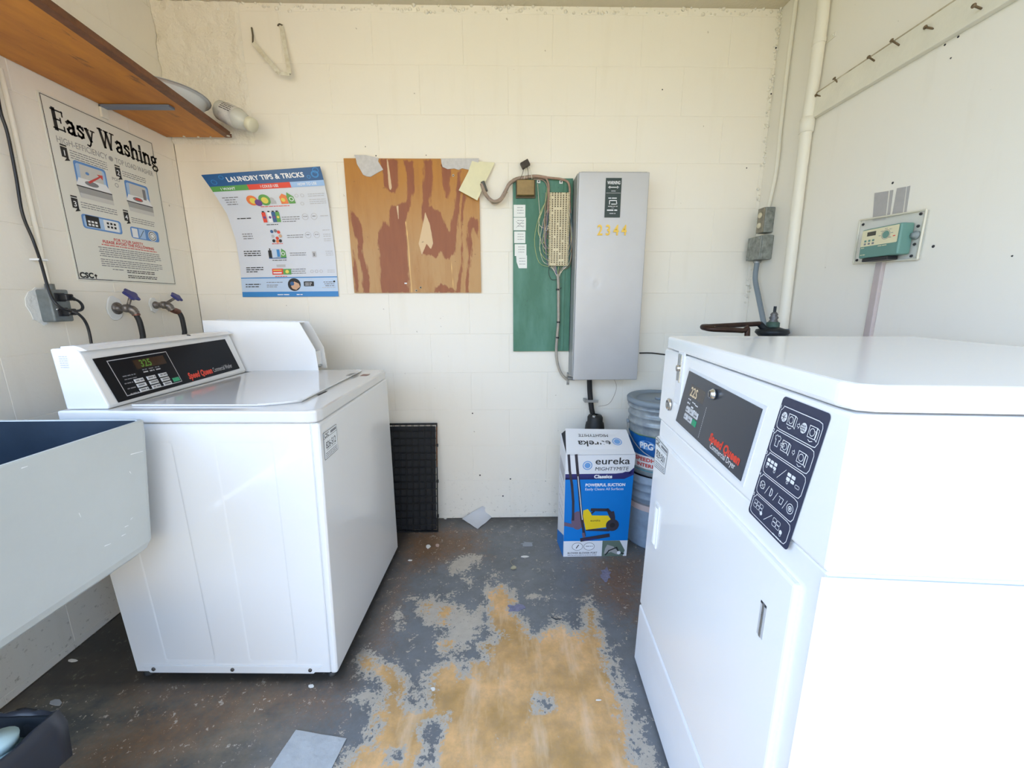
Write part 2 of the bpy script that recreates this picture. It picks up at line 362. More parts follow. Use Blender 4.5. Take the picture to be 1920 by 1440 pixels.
    set_attr(me, 'worn', np.concatenate([wf, ev])); set_attr(me, 'pale', ex(field(XY, PALE, 0.05)*1.1-0.15, -1)); set_attr(me, 'rust', ex(field(XY, RUST, 0.12)+.15, -1))
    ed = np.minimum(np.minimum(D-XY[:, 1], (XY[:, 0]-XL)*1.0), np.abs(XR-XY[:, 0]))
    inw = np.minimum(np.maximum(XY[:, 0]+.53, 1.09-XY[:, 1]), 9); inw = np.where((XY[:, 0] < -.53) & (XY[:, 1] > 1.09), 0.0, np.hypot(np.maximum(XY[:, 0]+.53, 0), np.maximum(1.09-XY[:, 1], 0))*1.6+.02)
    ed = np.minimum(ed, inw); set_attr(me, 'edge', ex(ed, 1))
    return struct(o)
floor()
# unseen yard and lawn outside the room, added to bounce sunlight in
gm = mat('sunlit_concrete_yard', (0.46, 0.355, 0.195), 0.9, noise=0.2, nscale=1.5); gr_ = mat('grass_verge', (0.26, 0.225, 0.06), 0.9, noise=0.3, nscale=2.5)
struct(MB().box(-2.2, 9, -26, -2.2, -.20, -.03).build('ground', gm)); struct(MB().box(-30, -2.2, -26, 10, -.20, -.04).build('lawn', gr_))
struct(MB().box(-3, 9, -7.6, -7.4, -.03, 3.0).build('added_bounce_wall', mat('pale_bounce_wall', (.62,.51,.34), .8)))  # unseen wall added opposite the room to bounce sun and cut front sky

# ---------------------------------------------------------------- walls of painted blocks
ROW0 = BK(700, 627).z; RH = 0.2032; BL = 0.4064
def block_wall(name, origin, ux, length, height, x_ref, thick, gap=None):
    """ux: unit along the wall; blocks 1.2 cm thick against a backing; returns the wall"""
    ux = Vector(ux); nrm = Vector((0,0,1)).cross(ux)            # pointing away from the room
    o = Vector(origin)
    a = o + nrm*0.012 - ux*0.03; b = a + nrm*thick; zb = -0.15; LL = length+0.06
    P = lambda t, d, z: a + ux*t + nrm*d + Vector((0,0,z))
    def slab_(mb, t0, t1, z0, z1): return mb.hexa([P(t0,0,z0), P(t1,0,z0), P(t1,thick,z0), P(t0,thick,z0), P(t0,0,z1), P(t1,0,z1), P(t1,thick,z1), P(t0,thick,z1)])
    mb = MB()
    if gap: h0, h1, gl = gap; slab_(mb, 0, LL, zb, h0); slab_(mb, gl+.03, LL, h0, h1); slab_(mb, 0, LL, h1, height)
    else: slab_(mb, 0, LL, zb, height)
    wall = mb.build(name, WALL)
    struct(wall); rnd = random.Random(3); cache = {}
    k0 = -int(ROW0/RH)-1; z = ROW0+k0*RH; k = k0
    while z < height-0.01:
        z0, z1 = max(z, 0.0), min(z+RH, height); sh = 0 if (k % 2 == 0) else BL/2
        s = (x_ref+sh) % BL - BL
        while s < length-0.005:
            s0, s1 = max(s, 0 if not gap or not (gap[0]-.01 < (z0+z1)/2 < gap[1]+.01) else gap[2]), min(s+BL, length)
            if s1-s0 > 0.01 and z1-z0 > 0.01:
                w_, h_ = s1-s0, z1-z0; key = (round(w_, 3), round(h_, 3))
                if key not in cache:
                    T = lambda p: ux*p.x + nrm*(-p.y+0.0) + Vector((0,0,p.z))
                    m_ = MB(T); c = 0.0014
                    m_.add([(0,-.0122,0),(w_,-.0122,0),(w_,-.0122,h_),(0,-.0122,h_),(c,-.0,c),(w_-c,0,c),(w_-c,0,h_-c),(c,0,h_-c),(0,-c,0),(w_,-c,0),(w_,-c,h_),(0,-c,h_)],
                           [(4,5,6,7),(8,9,5,4),(9,10,6,5),(10,11,7,6),(11,8,4,7),(0,1,9,8),(1,2,10,9),(2,3,11,10),(3,0,8,11)])
                    cache[key] = m_.build('block', WALL, wall); q = cache[key]
                else:
                    q = cache[key].copy(); C.objects.link(q); q.parent = wall
                q.location = o + ux*s0 + Vector((0,0,z0)) + nrm*rnd.uniform(0.0, 0.0007)
            s += BL
        z += RH; k += 1
    return wall
xref = BK(735, 660).x-XL
wb = block_wall('wall_back', (XL, D, 0), (1,0,0), XR-XL, ZC, xref, 0.15)
wl = block_wall('wall_left', (XL, 0.36, 0), (0,1,0), D-0.36, ZC, 0.26, 0.15, (ROW0, ROW0+4*RH, 0.71))   # opening added above the tub, out of view, to light the dryer front
# (the left wall runs along +y, so its outward normal is -x)
# ---------------------------------------------------------------- right wall, ceiling, ledge, pipes
wr = struct(MB().box(XR, XR+.16, -.6, D+.2, -.15, ZC).build('wall_right', WALLR))
struct(MB().box(XL-.16, XR+.16, -.75, D+.2, ZC, ZC+.14).build('ceiling', CEIL))
# crusty joint under the ceiling
rnd = random.Random(5); mb = MB()
for i in range(150):
    x = XL+.03+(XR-XL-.06)*i/150; r = rnd.uniform(.003, .011)
    mb.lathe([(0,-r),(r*.9,-r*.4),(r,0.2*r),(0,r)], (x, D+rnd.uniform(-.002,.004), ZC-rnd.uniform(.0,.03)), (rnd.random()-.5, -.3, 1), 6)
for i in range(110):
    z = ZC-rnd.random()**1.6*1.3; r = rnd.uniform(.002, .008)
    mb.lathe([(0,-r),(r*.9,-r*.4),(r,0.2*r),(0,r)], (XR-rnd.uniform(-.002,.02), D-rnd.uniform(-.002,.006), z), (rnd.random()-.5, -.3, 1), 6)
o = mb.build('mortar_crust', ROUGHW, wb); o['kind'] = 'stuff'
# rough rendered strip above the shelf on the back wall
x0, x1 = BK(300, 100).x-0.02, BK(460, 120).x
mb = MB(); n = 60; k = 40; vs = []; fs = []
import mathutils.noise as mn
zt, zb_ = ZC-.001, 1.93
for j in range(n):
    for i in range(k):
        x = x0+(x1-x0)*i/(k-1); z = zb_+(zt-zb_)*j/(n-1); e = 0.0 if i in (0, k-1) or j == 0 else 1
        vs.append((max(x, XL+.001), D-(.0005+e*(.008+.010*mn.noise(Vector((x*16, z*16, 0)))+.006*mn.noise(Vector((x*40, z*40, 3))))), z))
for j in range(n-1):
    for i in range(k-1): fs.append((j*k+i, j*k+i+1, (j+1)*k+i+1, (j+1)*k+i))
mb.add(vs, fs, 0, True); mb.build('render_patch', ROUGHW, wb)

ZL = 1.9245
led = MB().box(XR-.022, XR-.0005, -1.1, PX(1520, 200, XR-.02).y, ZL, ZL+.088, .002).build('trim_1', mat('ledge_paint', (0.80,0.76,0.64), .5, noise=.08, nscale=12, bump=.3)); struct(led)
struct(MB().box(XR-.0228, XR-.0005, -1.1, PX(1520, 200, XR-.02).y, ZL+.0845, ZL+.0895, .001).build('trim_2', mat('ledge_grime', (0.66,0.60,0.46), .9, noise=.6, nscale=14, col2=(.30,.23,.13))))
RUSTM = mat('rusty_nail_metal', (0.24, 0.17, 0.10), .6, .6, noise=.4, nscale=80)
nails = [((1543,181),(1522,177),'bent rusty nail on the ledge beside the wide painted pipe'), ((1572,156),(1564,147),'short nail second from the pipe along the ledge'),
         ((1641,115),(1627,106),'stubby nail with a thick head in the middle of the ledge row'), ((1688,86),(1669,74),'nail with a bulging head past the middle of the ledge row'),
         ((1756,55),(1730,50),'long slanting nail lying along the ledge, next to the topmost one'), ((1842,17),(1824,10),'fat painted nail at the upper end of the ledge row')]
for (a, b_, lab) in nails:
    p = PX(*a, XR-.018); q = PX(*b_, XR-.055 if 'long' not in lab and 'bent' not in lab else XR-.03)
    q = p + (q-p)*min(1, .035/max((q-p).length, 1e-6))
    mb = MB(); d = (q-p).normalized(); p0 = p+Vector((.02,0,0))*0
    mb.tube([p-d*.004+Vector((.006,0,0)), p, q], .0026, 8); mb.lathe([(0,0),(.0052,0),(.0058,.002),(.0045,.004),(0,.005)], q-d*.002, d, 10)
    tag(mb.build('nail', RUSTM), lab, 'nail', 'nails along the ledge')

def pipe_on(px, r, off, plane='x'):
    return [PX(x, y, XR-off) for x, y in px]
# wide painted pipe
P = pipe_on([(1545,-60),(1541,40),(1527,140),(1512,228),(1500,330),(1489,430),(1478,530),(1469,612),(1462,700)], .024, .028)
ax = sum((p.y for p in P[2:7]))/5
P = [Vector((XR-.027, ax+(p.y-ax)*.6, p.z)) for p in P]; P[0].z = ZC-.001; P.append(Vector((P[-1].x, P[-1].y, .35)))
t = thing('drain_pipe', 'wide cream painted pipe running down the wall from ceiling to behind the dryer', 'pipe')
MB().tube(P, .0215, 18).build('pipe', PPIPE, t)
def along(P, z):
    for a, b_ in zip(P, P[1:]):
        if min(a.z, b_.z) <= z <= max(a.z, b_.z): return a+(b_-a)*((z-a.z)/(b_.z-a.z))
    return P[0]
zc_ = PX(1512, 235, XR-.03).z; c = along(P, zc_)
MB().tube([c-Vector((0,0,.028)), c-Vector((0,0,.026)), c, c+Vector((0,0,.026)), c+Vector((0,0,.028))], [.023,.0265,.0265,.0265,.023], 18).build('coupling', PPIPE, t)
zc_ = PX(1530, 82, XR-.03).z; c = along(P, zc_)
mb = MB(); mb.tube([c-Vector((0,0,.009)), c+Vector((0,0,.009))], .0232, 18); mb.box(XR-.004, XR-.0002, c.y-.05, c.y+.03, c.z-.009, c.z+.009, .001); mb.lathe([(0,0),(.004,0),(.004,.003),(0,.004)], (XR-.004, c.y-.04, c.z), (-1,0,0), 8)
mb.build('pipe_strap', PPIPE, t)
c = along(P, PX(1468, 612, XR-.03).z-.03); MB().tube([c-Vector((0,0,.04)), c+Vector((0,0,.02))], .0245, 18).build('pipe_fitting', mat('grey_fitting', (.22,.25,.30), .6, noise=.4, nscale=50), t, label='grey unpainted fitting at the pipe foot')
# thin conduit with the switch box
P = pipe_on([(1489,25),(1478,110),(1465,220),(1455,320),(1440,390)], .009, .012); y0 = P[-1].y
P = [Vector((XR-.011, min(p.y, D-.02), p.z)) for p in P]; P.insert(0, Vector((XR-.011, P[0].y, ZC-.001)))
tag(MB().tube(P, .0085, 12, smooth_path=3).build('conduit', PPIPE), 'thin cream painted conduit beside the room corner, ending at the switch box', 'conduit')
GBOX = mat('flaking_grey_box', (0.34,0.36,0.33), .6, .3, noise=.5, nscale=45, col2=(.16,.17,.155), bump=.4); BRN = mat('brown_cover_plate', (0.30,0.27,0.20), .6, noise=.4, nscale=40)
def wallbox(name, lab, cat, fl_t, fl_b, fr_t, depth, m, cover):
    a = PX(*fl_t, XR-depth); b_ = PX(*fr_t, XR-depth); c = PX(*fl_b, XR-depth)
    y1 = min(a.y, D-.006); y0 = b_.y; z1 = a.z; z0 = c.z
    t = thing(name, lab, cat)
    MB().box(XR-depth+.006, XR-.0004, y0, y1, z0, z1, .004).build('box', m, t); MB().box(XR-depth-.001, XR-depth+.006, y0+.001, y1-.001, z0+.001, z1-.001, .002).build('cover', cover, t)
    return t, y0, y1, z0, z1
t, y0, y1, z0, z1 = wallbox('switch_box', 'small grey metal box with two round knobs, upper of the two boxes by the corner', 'electrical box', (1422,392), (1420,438), (1434,391), .052, GBOX, BRN)
for k in (0.3, .7): MB().lathe([(0,0),(.013,0),(.013,.004),(.010,.007),(0,.007)], (XR-.053, (y0+y1)/2, z0+(z1-z0)*k), (-1,0,0), 14).build('knob', mat('ivory_knob', (.62,.57,.42), .5), t)
t, y0, y1, z0, z1 = wallbox('junction_box', 'square grey flaking metal box, lower of the two boxes by the corner', 'electrical box', (1403,447), (1405,489), (1428,446), .060, GBOX, GBOX)
for (yy, zz) in ((y0+.012, z1-.012), (y1-.012, z0+.012)): MB().lathe([(0,0),(.005,0),(.005,.002),(0,.003)], (XR-.061, yy, zz), (-1,0,0), 8).build('screw', STEEL, t)
MB().lathe([(.017,0),(.017,.012),(.012,.014),(.012,0)], (XR-.035, (y0+y1)/2, z0-.012), (0,0,1), 12).build('cable_gland', STEEL, t)
jb = (XR-.035, (y0+y1)/2, z0-.005)
q = [Vector(jb), Vector((jb[0], jb[1], jb[2]-.08)), PX(1422,556,jb[0]+.0), PX(1432,606,jb[0]-.01)+Vector((0,0,0)), PX(1440,660,jb[0]-.02)]
q = [q[0]]+[Vector((v.x, min(v.y, D-.03), v.z)) for v in q[1:]]
FLEX = mat('grey_flex_conduit', (.20,.24,.27), .5); tag(MB().tube(q, .0115, 12, smooth_path=5).build('flexible_conduit', FLEX), 'dark grey flexible conduit hanging from the lower box behind the dryer', 'conduit')

# ---------------------------------------------------------------- copper gas pipes and valve behind the dryer
yb = 1.56
t = thing('gas_pipe', 'dark brown bent pipe running level above the far corner of the dryer', 'pipe')
a = PY(1318,613,yb); b_ = PY(1424,607,yb+.06); MB().tube([a, b_], .0098, 12).build('pipe_run', COPPER, t)
mb = MB(); mb.tube([a+Vector((.02,0,0)), a, a+Vector((.0,-.03,-.002)), a+Vector((.02,-.05,-.004))], .0112, 12, smooth_path=4); mb.build('elbow', COPPER, t)
c = PY(1392,620,yb-.06); MB().tube([a+Vector((.0,-.03,-.004)), a+Vector((.02,-.055,-.006)), c, c+Vector((.02,.0,-.01)), c+Vector((.022,.0,-.25))], .0098, 12, smooth_path=5).build('return_pipe', COPPER, t)
t = thing('gas_valve', 'blackened valve with an upright stem behind the dryer top', 'valve')
vb = PY(1448,618,yb+.06); DK = mat('blackened_iron', (.03,.035,.04), .5, .5, noise=.5, nscale=50); GRV = mat('green_corroded_metal', (.06,.13,.10), .6, noise=.5, nscale=50)
MB().lathe([(.0,-.03),(.045,-.03),(.062,-.012),(.058,.0),(.03,.008),(.02,.012)], vb, (0,0,1), 20).build('valve_body', DK, t)
MB().lathe([(.024,0),(.024,.022),(.018,.026),(0,.026)], vb+Vector((0,0,.006)), (0,0,1), 6).build('bonnet', GRV, t)
MB().lathe([(.014,0),(.017,.008),(.013,.014),(.017,.022),(.012,.03),(.014,.036),(.008,.044),(0,.046)], vb+Vector((0,0,.026)), (0,0,1), 12).build('packing_nut', mat('dull_valve_metal', (.20,.20,.20), .5, .5, noise=.6, nscale=90), t)
MB().tube([vb+Vector((0,0,.066)), vb+Vector((0,0,.094))], .0055, 10).build('stem', DK, t)
MB().tube([b_, vb+Vector((-.03,0,.0))], .0125, 12).build('inlet', DK, t)
MB().tube([vb+Vector((0,0,-.03)), Vector((vb.x, vb.y, 0.0))], .014, 12).build('riser', DK, t)
# ================================================================= washing machine
class Hex:
    """a near-box given by its 8 world corners; local metres a (0..A), b (0..B), z (0..Z)"""
    def __init__(s, c, A, B, Z): s.c = [Vector(p) for p in c]; s.A, s.B, s.Z = A, B, Z
    def __call__(s, p):
        u, v, w_ = p[0]/s.A, p[1]/s.B, p[2]/s.Z; c = s.c
        lo = (c[0]*(1-u)+c[1]*u)*(1-v)+(c[3]*(1-u)+c[2]*u)*v; hi = (c[4]*(1-u)+c[5]*u)*(1-v)+(c[7]*(1-u)+c[6]*u)*v
        return lo*(1-w_)+hi*w_
WT = .91
wh = Hex([(-1.215,1.100,.02),(-.548,1.080,.02),(-.528,1.770,.02),(-1.20,1.790,.02),(-1.248,1.092,WT),(-.517,1.070,WT),(-.527,1.770,WT),(-1.24,1.792,WT)], .71, .69, .89)
A, B, Z = wh.A, wh.B, wh.Z
wash = thing('washing_machine', 'white top-loading coin washing machine with a slanted black control panel', 'washing machine')
TZ = Z-.036
mb = MB(wh); mb.box(.004, A-.010, .012, B-.004, 0.0, TZ-.002, .004)
mb.build('cabinet', WHITE, wash)
# embossed side panel facing the room
def relief(frame_P, W, Hh, nu, nv, hfun, name, m, parent):
    m_ = MB(); vs = []; fs = []
    for j in range(nv+1):
        for i in range(nu+1):
            u = W*i/nu; v = Hh*j/nv; vs.append(frame_P(u, v, hfun(u, v)))
    for j in range(nv):
        for i in range(nu): fs.append((j*(nu+1)+i, j*(nu+1)+i+1, (j+1)*(nu+1)+i+1, (j+1)*(nu+1)+i))
    m_.add(vs, fs, 0, True); return m_.build(name, m, parent)
def ssm(x, a, b): t_ = min(1, max(0, (x-a)/(b-a))); return t_*t_*(3-2*t_)
SP = lambda u, v, h=0.0: wh(Vector((u+.006, .012-h-.001, v+.002)))
us = [.165, .34, .51, .655]     # ridges as lines leaning like the pressed panel
def hside(u, v):
    t_ = 0.0; inside = ssm(v, .045, .055)*(1-ssm(v, .77, .80))
    for k, (a0, a1) in enumerate(((.115,.085),(.278,.255),(.405,.395),(.562,.555))):
        x = a0+(a1-a0)*0; d = u-x-.0; t_ += (-1 if k % 2 == 0 else 1)*ssm(d, -.003, .003)
    return inside*t_*.0035
relief(SP, A-.035, TZ-.006, 140, 60, hside, 'side_panel', WHITE, wash)
# bottom flange with screws
mb = MB(wh); mb.prism([(.055,.011,.0),(.625,.011,.0),(.655,.011,.028),(.03,.011,.028)], (0,-.004,0), .001); mb.build('bottom_flange', WHITE, wash)
for a in (.07, .345, .615): MB(wh).lathe([(0,0),(.0065,0),(.006,.003),(.003,.004),(0,.0035)], (a, .007, .015), (0,-1,0), 10).build('screw', mat('dark_screw', (.12,.11,.10), .5, .6), wash)
# front panel, folded round the corners
mb = MB(wh); mb.box(A-.028, A-.0012, .006, B-.0, .0, TZ-.002, .010, 3); fpn = mb.build('front_panel', WHITE, wash)
relief(lambda u, v, h=0.0: wh(Vector((A+h, .013+u, v+.008))), B-.022, TZ-.018, 12, 16, lambda u, v: -.0012+.0010*ssm(u, 0, .01)*(1-ssm(u, B-.032, B-.022))*ssm(v, 0, .01)*(1-ssm(v, TZ-.028, TZ-.018)), 'front_skin', WHITE, fpn)
# top deck
mb = MB(wh); mb.prism([(0,0,TZ),(A-.03,0,TZ),(A-.008,.008,TZ),(A,.03,TZ),(A,B-.03,TZ),(A-.008,B-.008,TZ),(A-.03,B,TZ),(0,B,TZ)], (0,0,.036), .006, 0, 3); mb.build('top_deck', DECK, wash)
# lid with a raised rounded outline
lp = []
LA0, LA1, LB0, LB1 = .155, .620, .050, .645
for cx, cy, a0, r in ((LA1-.10, LB0+.05, -90, .05),(LA1-.03, LB1-.03, 0, .03),(LA0+.01, LB1-.01, 90, .01),(LA0+.01, LB0+.01, 180, .01)):
    for i in range(6):
        an = math.radians(a0+i*18); lp.append((cx+r*math.cos(an)+(.05 if cx == LA1-.10 and i > 2 else 0)*(i-2)/3, cy+r*math.sin(an), Z+.0005))
mb = MB(wh); mb.prism(lp, (0,0,.0055), .0022); mb.build('lid', DECK, wash)
inner = MB(wh); lp2 = [(LA0+LA1)/2, (LB0+LB1)/2]
for (p, q) in zip(lp, lp[1:]+lp[:1]):
    pass
MB(wh).tube([(p[0], p[1], Z+.0058) for p in lp[:12]], .0022, 6).build('lid_bead', WHITE, wash)
MB(wh).prism([(LA1+.004, .19, Z+.0003),(LA1+.012, .185, Z+.0003),(LA1+.014,.245,Z+.0003),(LA1+.006,.25,Z+.0003)], (0,0,.0006)).build('lid_notch', GAP, wash)
for (a_, b0, b1, mm) in ((.600,.50,.56,'dark_decal'),(.645,.53,.57,'brown_decal')):
    MB(wh).box(a_, a_+.028, b0, b1, Z+.0003 if a_ > .62 else Z+.0062, Z+.0068 if a_ < .62 else Z+.001).build('decal', mat(mm, (.25,.25,.25) if mm[0] == 'd' else (.30,.17,.14), .5), wash, label='small dark decal on the lid edge')
# console
y0, y1 = 1.105, 1.712
prof = [(-1.232,.911),(-1.118,.911),(-1.114,.921),(-1.160,1.066),(-1.168,1.078),(-1.180,1.084),(-1.240,1.082)]
cons = MB().prism([(x, y0, z) for x, z in prof], (0.0, y1-y0, 0), .004).build('console', WHITE, wash)
MB().prism([(-1.145,y0+.004,1.076),(-1.163,y0+.004,1.086),(-1.178,y0+.004,1.090),(-1.215,y0+.004,1.088),(-1.215,y0+.004,1.080),(-1.160,y0+.004,1.074)], (0, y1-y0-.008, 0), .0018).build('console_cap', WHITE, wash)
MB().lathe([(0,0),(.006,0),(.006,.003),(0,.0035)], (-1.168, 1.50, 1.086), (.3,0,1), 12).build('cap_plug', BLACK, wash)
n = Vector((1,0,.31)).normalized(); p0 = Vector((-1.137, 1.4, .9935))+n*.0015
c4 = [onplane(x, y, p0, n) for x, y in ((222,755),(449,691),(421,636),(173,673))]
CW, CHt = .58, .135
Pc = quad_frame(c4[0], c4[1], c4[2], c4[3], CW, CHt, n)
mb = MB(); mb.hexa([Pc(0,0,0),Pc(CW,0,0),Pc(CW,CHt,0),Pc(0,CHt,0),Pc(0,0,.0018),Pc(CW,0,.0018),Pc(CW,CHt,.0018),Pc(0,CHt,.0018)]); cp = mb.build('control_panel', PANEL, wash)
Pc2 = lambda a, b, h=0.0: Pc(a, b, .0018+h)
s = Sheet(Pc2, .0004)
GREENLED = mat('green_led_digits', (.05,.14,.01), .5, emit=(.25, .6, .04, .10)); LEDW = mat('display_window', (.03,.018,.012), .2)
s.line([(.035,.012),(.255,.012),(.255,.122),(.035,.122)], .0022, 0, closed=True)
s.rect(.115,.083,.235,.112, 1, .6)
s.text('325', .135, .087, .032, 2, .02, k=1.4, sx=.9)
for i, u in enumerate((.13,.155,.18)): s.words(u, u+.018, .079-.003, .005, 3, seed=i); s.words(u, u+.018, .068, .006, 0, seed=i+5)
s.words(.055, .10, .068, .005, 3, seed=2); s.words(.055, .10, .058, .004, 3, seed=3)
for j in range(3): s.words(.048, .078, .046-.0165*j, .005, 3, seed=j+20)
s.text('Speed Queen', .292, .012, .031, 4, .045, shear=.18, width=.125); s.text('Commercial Washer', .425, .013, .026, 0, 0.0, width=.115)
s.build('panel_print', [LGREY, LEDW, GREENLED, GREYINK, REDINK], cp)
for j in range(3):
    for i in range(3):
        u = .083+i*.047; v = .042-j*.0155+.0
        kb = MB(); kb.hexa([Pc2(u,v,0),Pc2(u+.034,v,0),Pc2(u+.034,v+.0125,0),Pc2(u,v+.0125,0),Pc2(u+.001,v+.001,.002),Pc2(u+.033,v+.001,.002),Pc2(u+.033,v+.0115,.002),Pc2(u+.001,v+.0115,.002)])
        q = Sheet(lambda a, b, h=0.0: Pc2(a, b, h+.0021), .0003); kb2 = kb; q.m = kb; q.words(u+.004, u+.031, v+.0045, .007, 1, seed=i*3+j); kb.build('button', [GREYKEY, GREYINK], cp)
kb = MB(); kb.hexa([Pc2(.222,.016,0),Pc2(.25,.016,0),Pc2(.25,.030,0),Pc2(.222,.030,0),Pc2(.223,.017,.002),Pc2(.249,.017,.002),Pc2(.249,.029,.002),Pc2(.223,.029,.002)]); kb.build('button', GREENKEY, cp, label='green start button')
# faint stamp on the console end
s = Sheet(plane_frame((-1.232, y0-.0006, 1.02), (1,0,-.0), (0,0,1), (0,-1,0)), .0003)
for r in range(6): s.words(.012, .034, .040-r*.006, .0035, 0, seed=r)
s.build('console_stamp', [LGREY], wash)
# coin meter case
zc0, z1_ = .912, 1.133
cy0, cy1 = 1.722, 1.805
prof = [(-1.275,zc0),(-.808,zc0),(-.814,1.006),(-.870,1.124),(-1.275,z1_)]
cc = MB(); pl = .004
cc.prism([(x, cy0, z) for x, z in prof], (0, pl, 0), .001); case = cc.build('meter_case', WHITE, wash)
MB().prism([(x, cy1, z) for x, z in prof], (0, pl, 0), .001).build('case_side', WHITE, case)
MB().prism([(x-.055 if x > -1 else x, cy0+pl, z-.003) for x, z in prof], (0, cy1-cy0-pl, 0)).build('case_core', mat('grey_case_interior', (.30,.31,.33), .5), case)
MB().prism([(-1.275,cy0+pl,z1_-.003),(-.89,cy0+pl,1.121),(-.89,cy0+pl,1.117),(-1.275,cy0+pl,z1_-.008)], (0, cy1-cy0-pl, 0)).build('case_top', WHITE, case)
MB().box(-.862,-.826, cy0+.008, cy1-.003, zc0+.012, .995, .003).build('coin_slide', WHITE2, case)
MB().box(-.84,-.818, cy0+.015, cy1-.02, zc0+.014, .935, .002).build('slide_tray', STEEL, case)
# asset sticker on the front
def asset_sticker(P, parent, num):
    s = Sheet(P, .0008); s.rect(-.001,-.001,.076,.061,1,.5); s.line([(0,0),(.075,0),(.075,.06),(0,.06)], .0012, 0, closed=True)
    s.rect(0,.046,.075,.047,0); s.text('CSC', .004,.048,.013,0,.03); s.rect(.038,.050,.072,.056,2)
    s.text(num, .0375,.022,.022,0,.012,align='c',width=.055); s.rect(.012,.018,.064,.019,2)
    for r in range(3): s.words(.006,.07,.011-.004*r,.003,2,seed=r)
    return s.build('asset_sticker', [INK, PAPER, GREYINK], parent)
FP = lambda u, v, h=0.0: wh(Vector((A+.0006+h, .025+u*1.05, .735+v)))
asset_sticker(lambda u, v, h=0.0: FP(u*1.15, v*1.35), wash, '826-512')
for (a_, b_) in ((.03,.03),(A-.03,.03),(.03,B-.03),(A-.03,B-.03)):
    MB(wh).lathe([(.018,-.0205),(.018,-.008),(.010,-.006),(.010,.004)], (a_, b_+.0, 0), (0,0,1), 12).build('foot', RUBBER, wash)

# ================================================================= dryer
DT = 1.108
dc = [(.404,.437,.0),(1.045,.375,.0),(1.115,1.075,.0),(.437,1.140,.0),(.405,.437,DT),(1.060,.375,DT),(1.128,1.080,DT),(.463,1.137,DT)]
dh = Hex(dc, .66, .703, DT); A2, B2 = dh.A, dh.B
dry = thing('tumble_dryer', 'white coin-operated tumble dryer with a dark control panel and a navy instruction plate', 'dryer')
fn = (Vector(dc[4])-Vector(dc[0])).cross(Vector(dc[3])-Vector(dc[0])).normalized()
if fn.x > 0: fn = -fn
fc = (Vector(dc[0])+Vector(dc[3])+Vector(dc[4])+Vector(dc[7]))/4
def DF(px, py):
    """pixel on the dryer's front -> local (b, z)"""
    p = onplane(px, py, fc, fn); best = (.35, .5)
    for _ in range(12):
        q = dh(Vector((0, best[0], best[1]))); db = (dh(Vector((0, best[0]+.01, best[1])))-q)/.01; dz = (dh(Vector((0, best[0], best[1]+.01)))-q)/.01; e = p-q
        M = Matrix(((db.dot(db), db.dot(dz)), (db.dot(dz), dz.dot(dz)))); r = M.inverted() @ Vector((e.dot(db), e.dot(dz))); best = (best[0]+r.x, best[1]+r.y)
    return best
def dh_z(px, py): return PX(px, py, dc[0][0]).z
zs_far = DF(1229, 812)[1]; zs_near = DF(1478, 1098)[1]
ZD = (zs_far+zs_near)/2; ZC1 = 1.075; ZS = (DF(1222, 785)[1]+dh_z(1553, 1078))/2; print('ZS', DF(1222,785)[1], dh_z(1553,1078), 'ZD', ZD)
MB(dh).box(.010, A2, .008, B2-.003, .012, ZS-.003, .004).build('cabinet', WHITED, dry)
MB(dh).box(.004, A2, .002, B2, ZS, ZC1-.003, .006, 3).build('fascia', WHITED, dry)
MB(dh).prism([(.0,.0+.03,ZC1),(.008,.008,ZC1),(.03,0,ZC1),(A2,0,ZC1),(A2,B2,ZC1),(.03,B2,ZC1),(.008,B2-.008,ZC1),(0,B2-.03,ZC1)], (0,0,DT-ZC1), .007, 0, 3).build('top_cap', WHITED, dry)
# door and base panel
zb_far = DF(1195, 1110)[1]; zb_near = DF(1310, 1438)[1]
print('dryer seams', zs_far, zs_near, zb_far, zb_near, 'handle', DF(1222,935), DF(1232,1035), 'hinge', DF(1440,1135), DF(1437,1203))
ZB = (zb_far+zb_near)/2
door = MB(dh).box(.0, .022, .045, B2-.008, ZB+.012, min(ZD, ZS-.02), .006, 3).build('door', WHITED, dry)
MB(dh).box(.001, .020, .010, B2-.004, .012, ZB, .004).build('base_panel', WHITE2, dry)
h0 = DF(1222, 932); h1 = DF(1232, 1036); hb = min(B2-.03, (h0[0]+h1[0])/2); hz0, hz1 = h1[1], h0[1]
hd = MB(dh); hd.box(-.004, .0, hb-.022, hb+.016, hz0, hz1, .0018)
hd.prism([(-.004,hb-.018,hz0+.008),(-.010,hb-.012,hz0+.012),(-.010,hb-.006,hz0+.012),(-.004,hb-.002,hz0+.008)], (0,0,hz1-hz0-.018), .002); hd.build('door_handle', mat('bright_white_plastic', (.88,.89,.9), .3), door)
g0 = DF(1440, 1133); g1 = DF(1437, 1204); gb = g0[0]
hg = MB(dh).box(-.0012, .001, gb-.006, gb+.010, g1[1], g0[1], .0005).build('hinge_slot', mat('pale_grey_slot', (.55,.55,.57), .5), dry)
for k in range(3):
    zz = g1[1]+(g0[1]-g1[1])*(k+.5)/3; MB(dh).box(-.0022, -.0010, gb-.001, gb+.004, zz-.010, zz+.010, .0004).build('hinge_knuckle', STEEL, hg)
MB(dh).box(-.0018, -.0010, gb-.0055, gb+.0095, g0[1]-.004, g0[1], .0003).build('hinge_cap', GAP, hg)
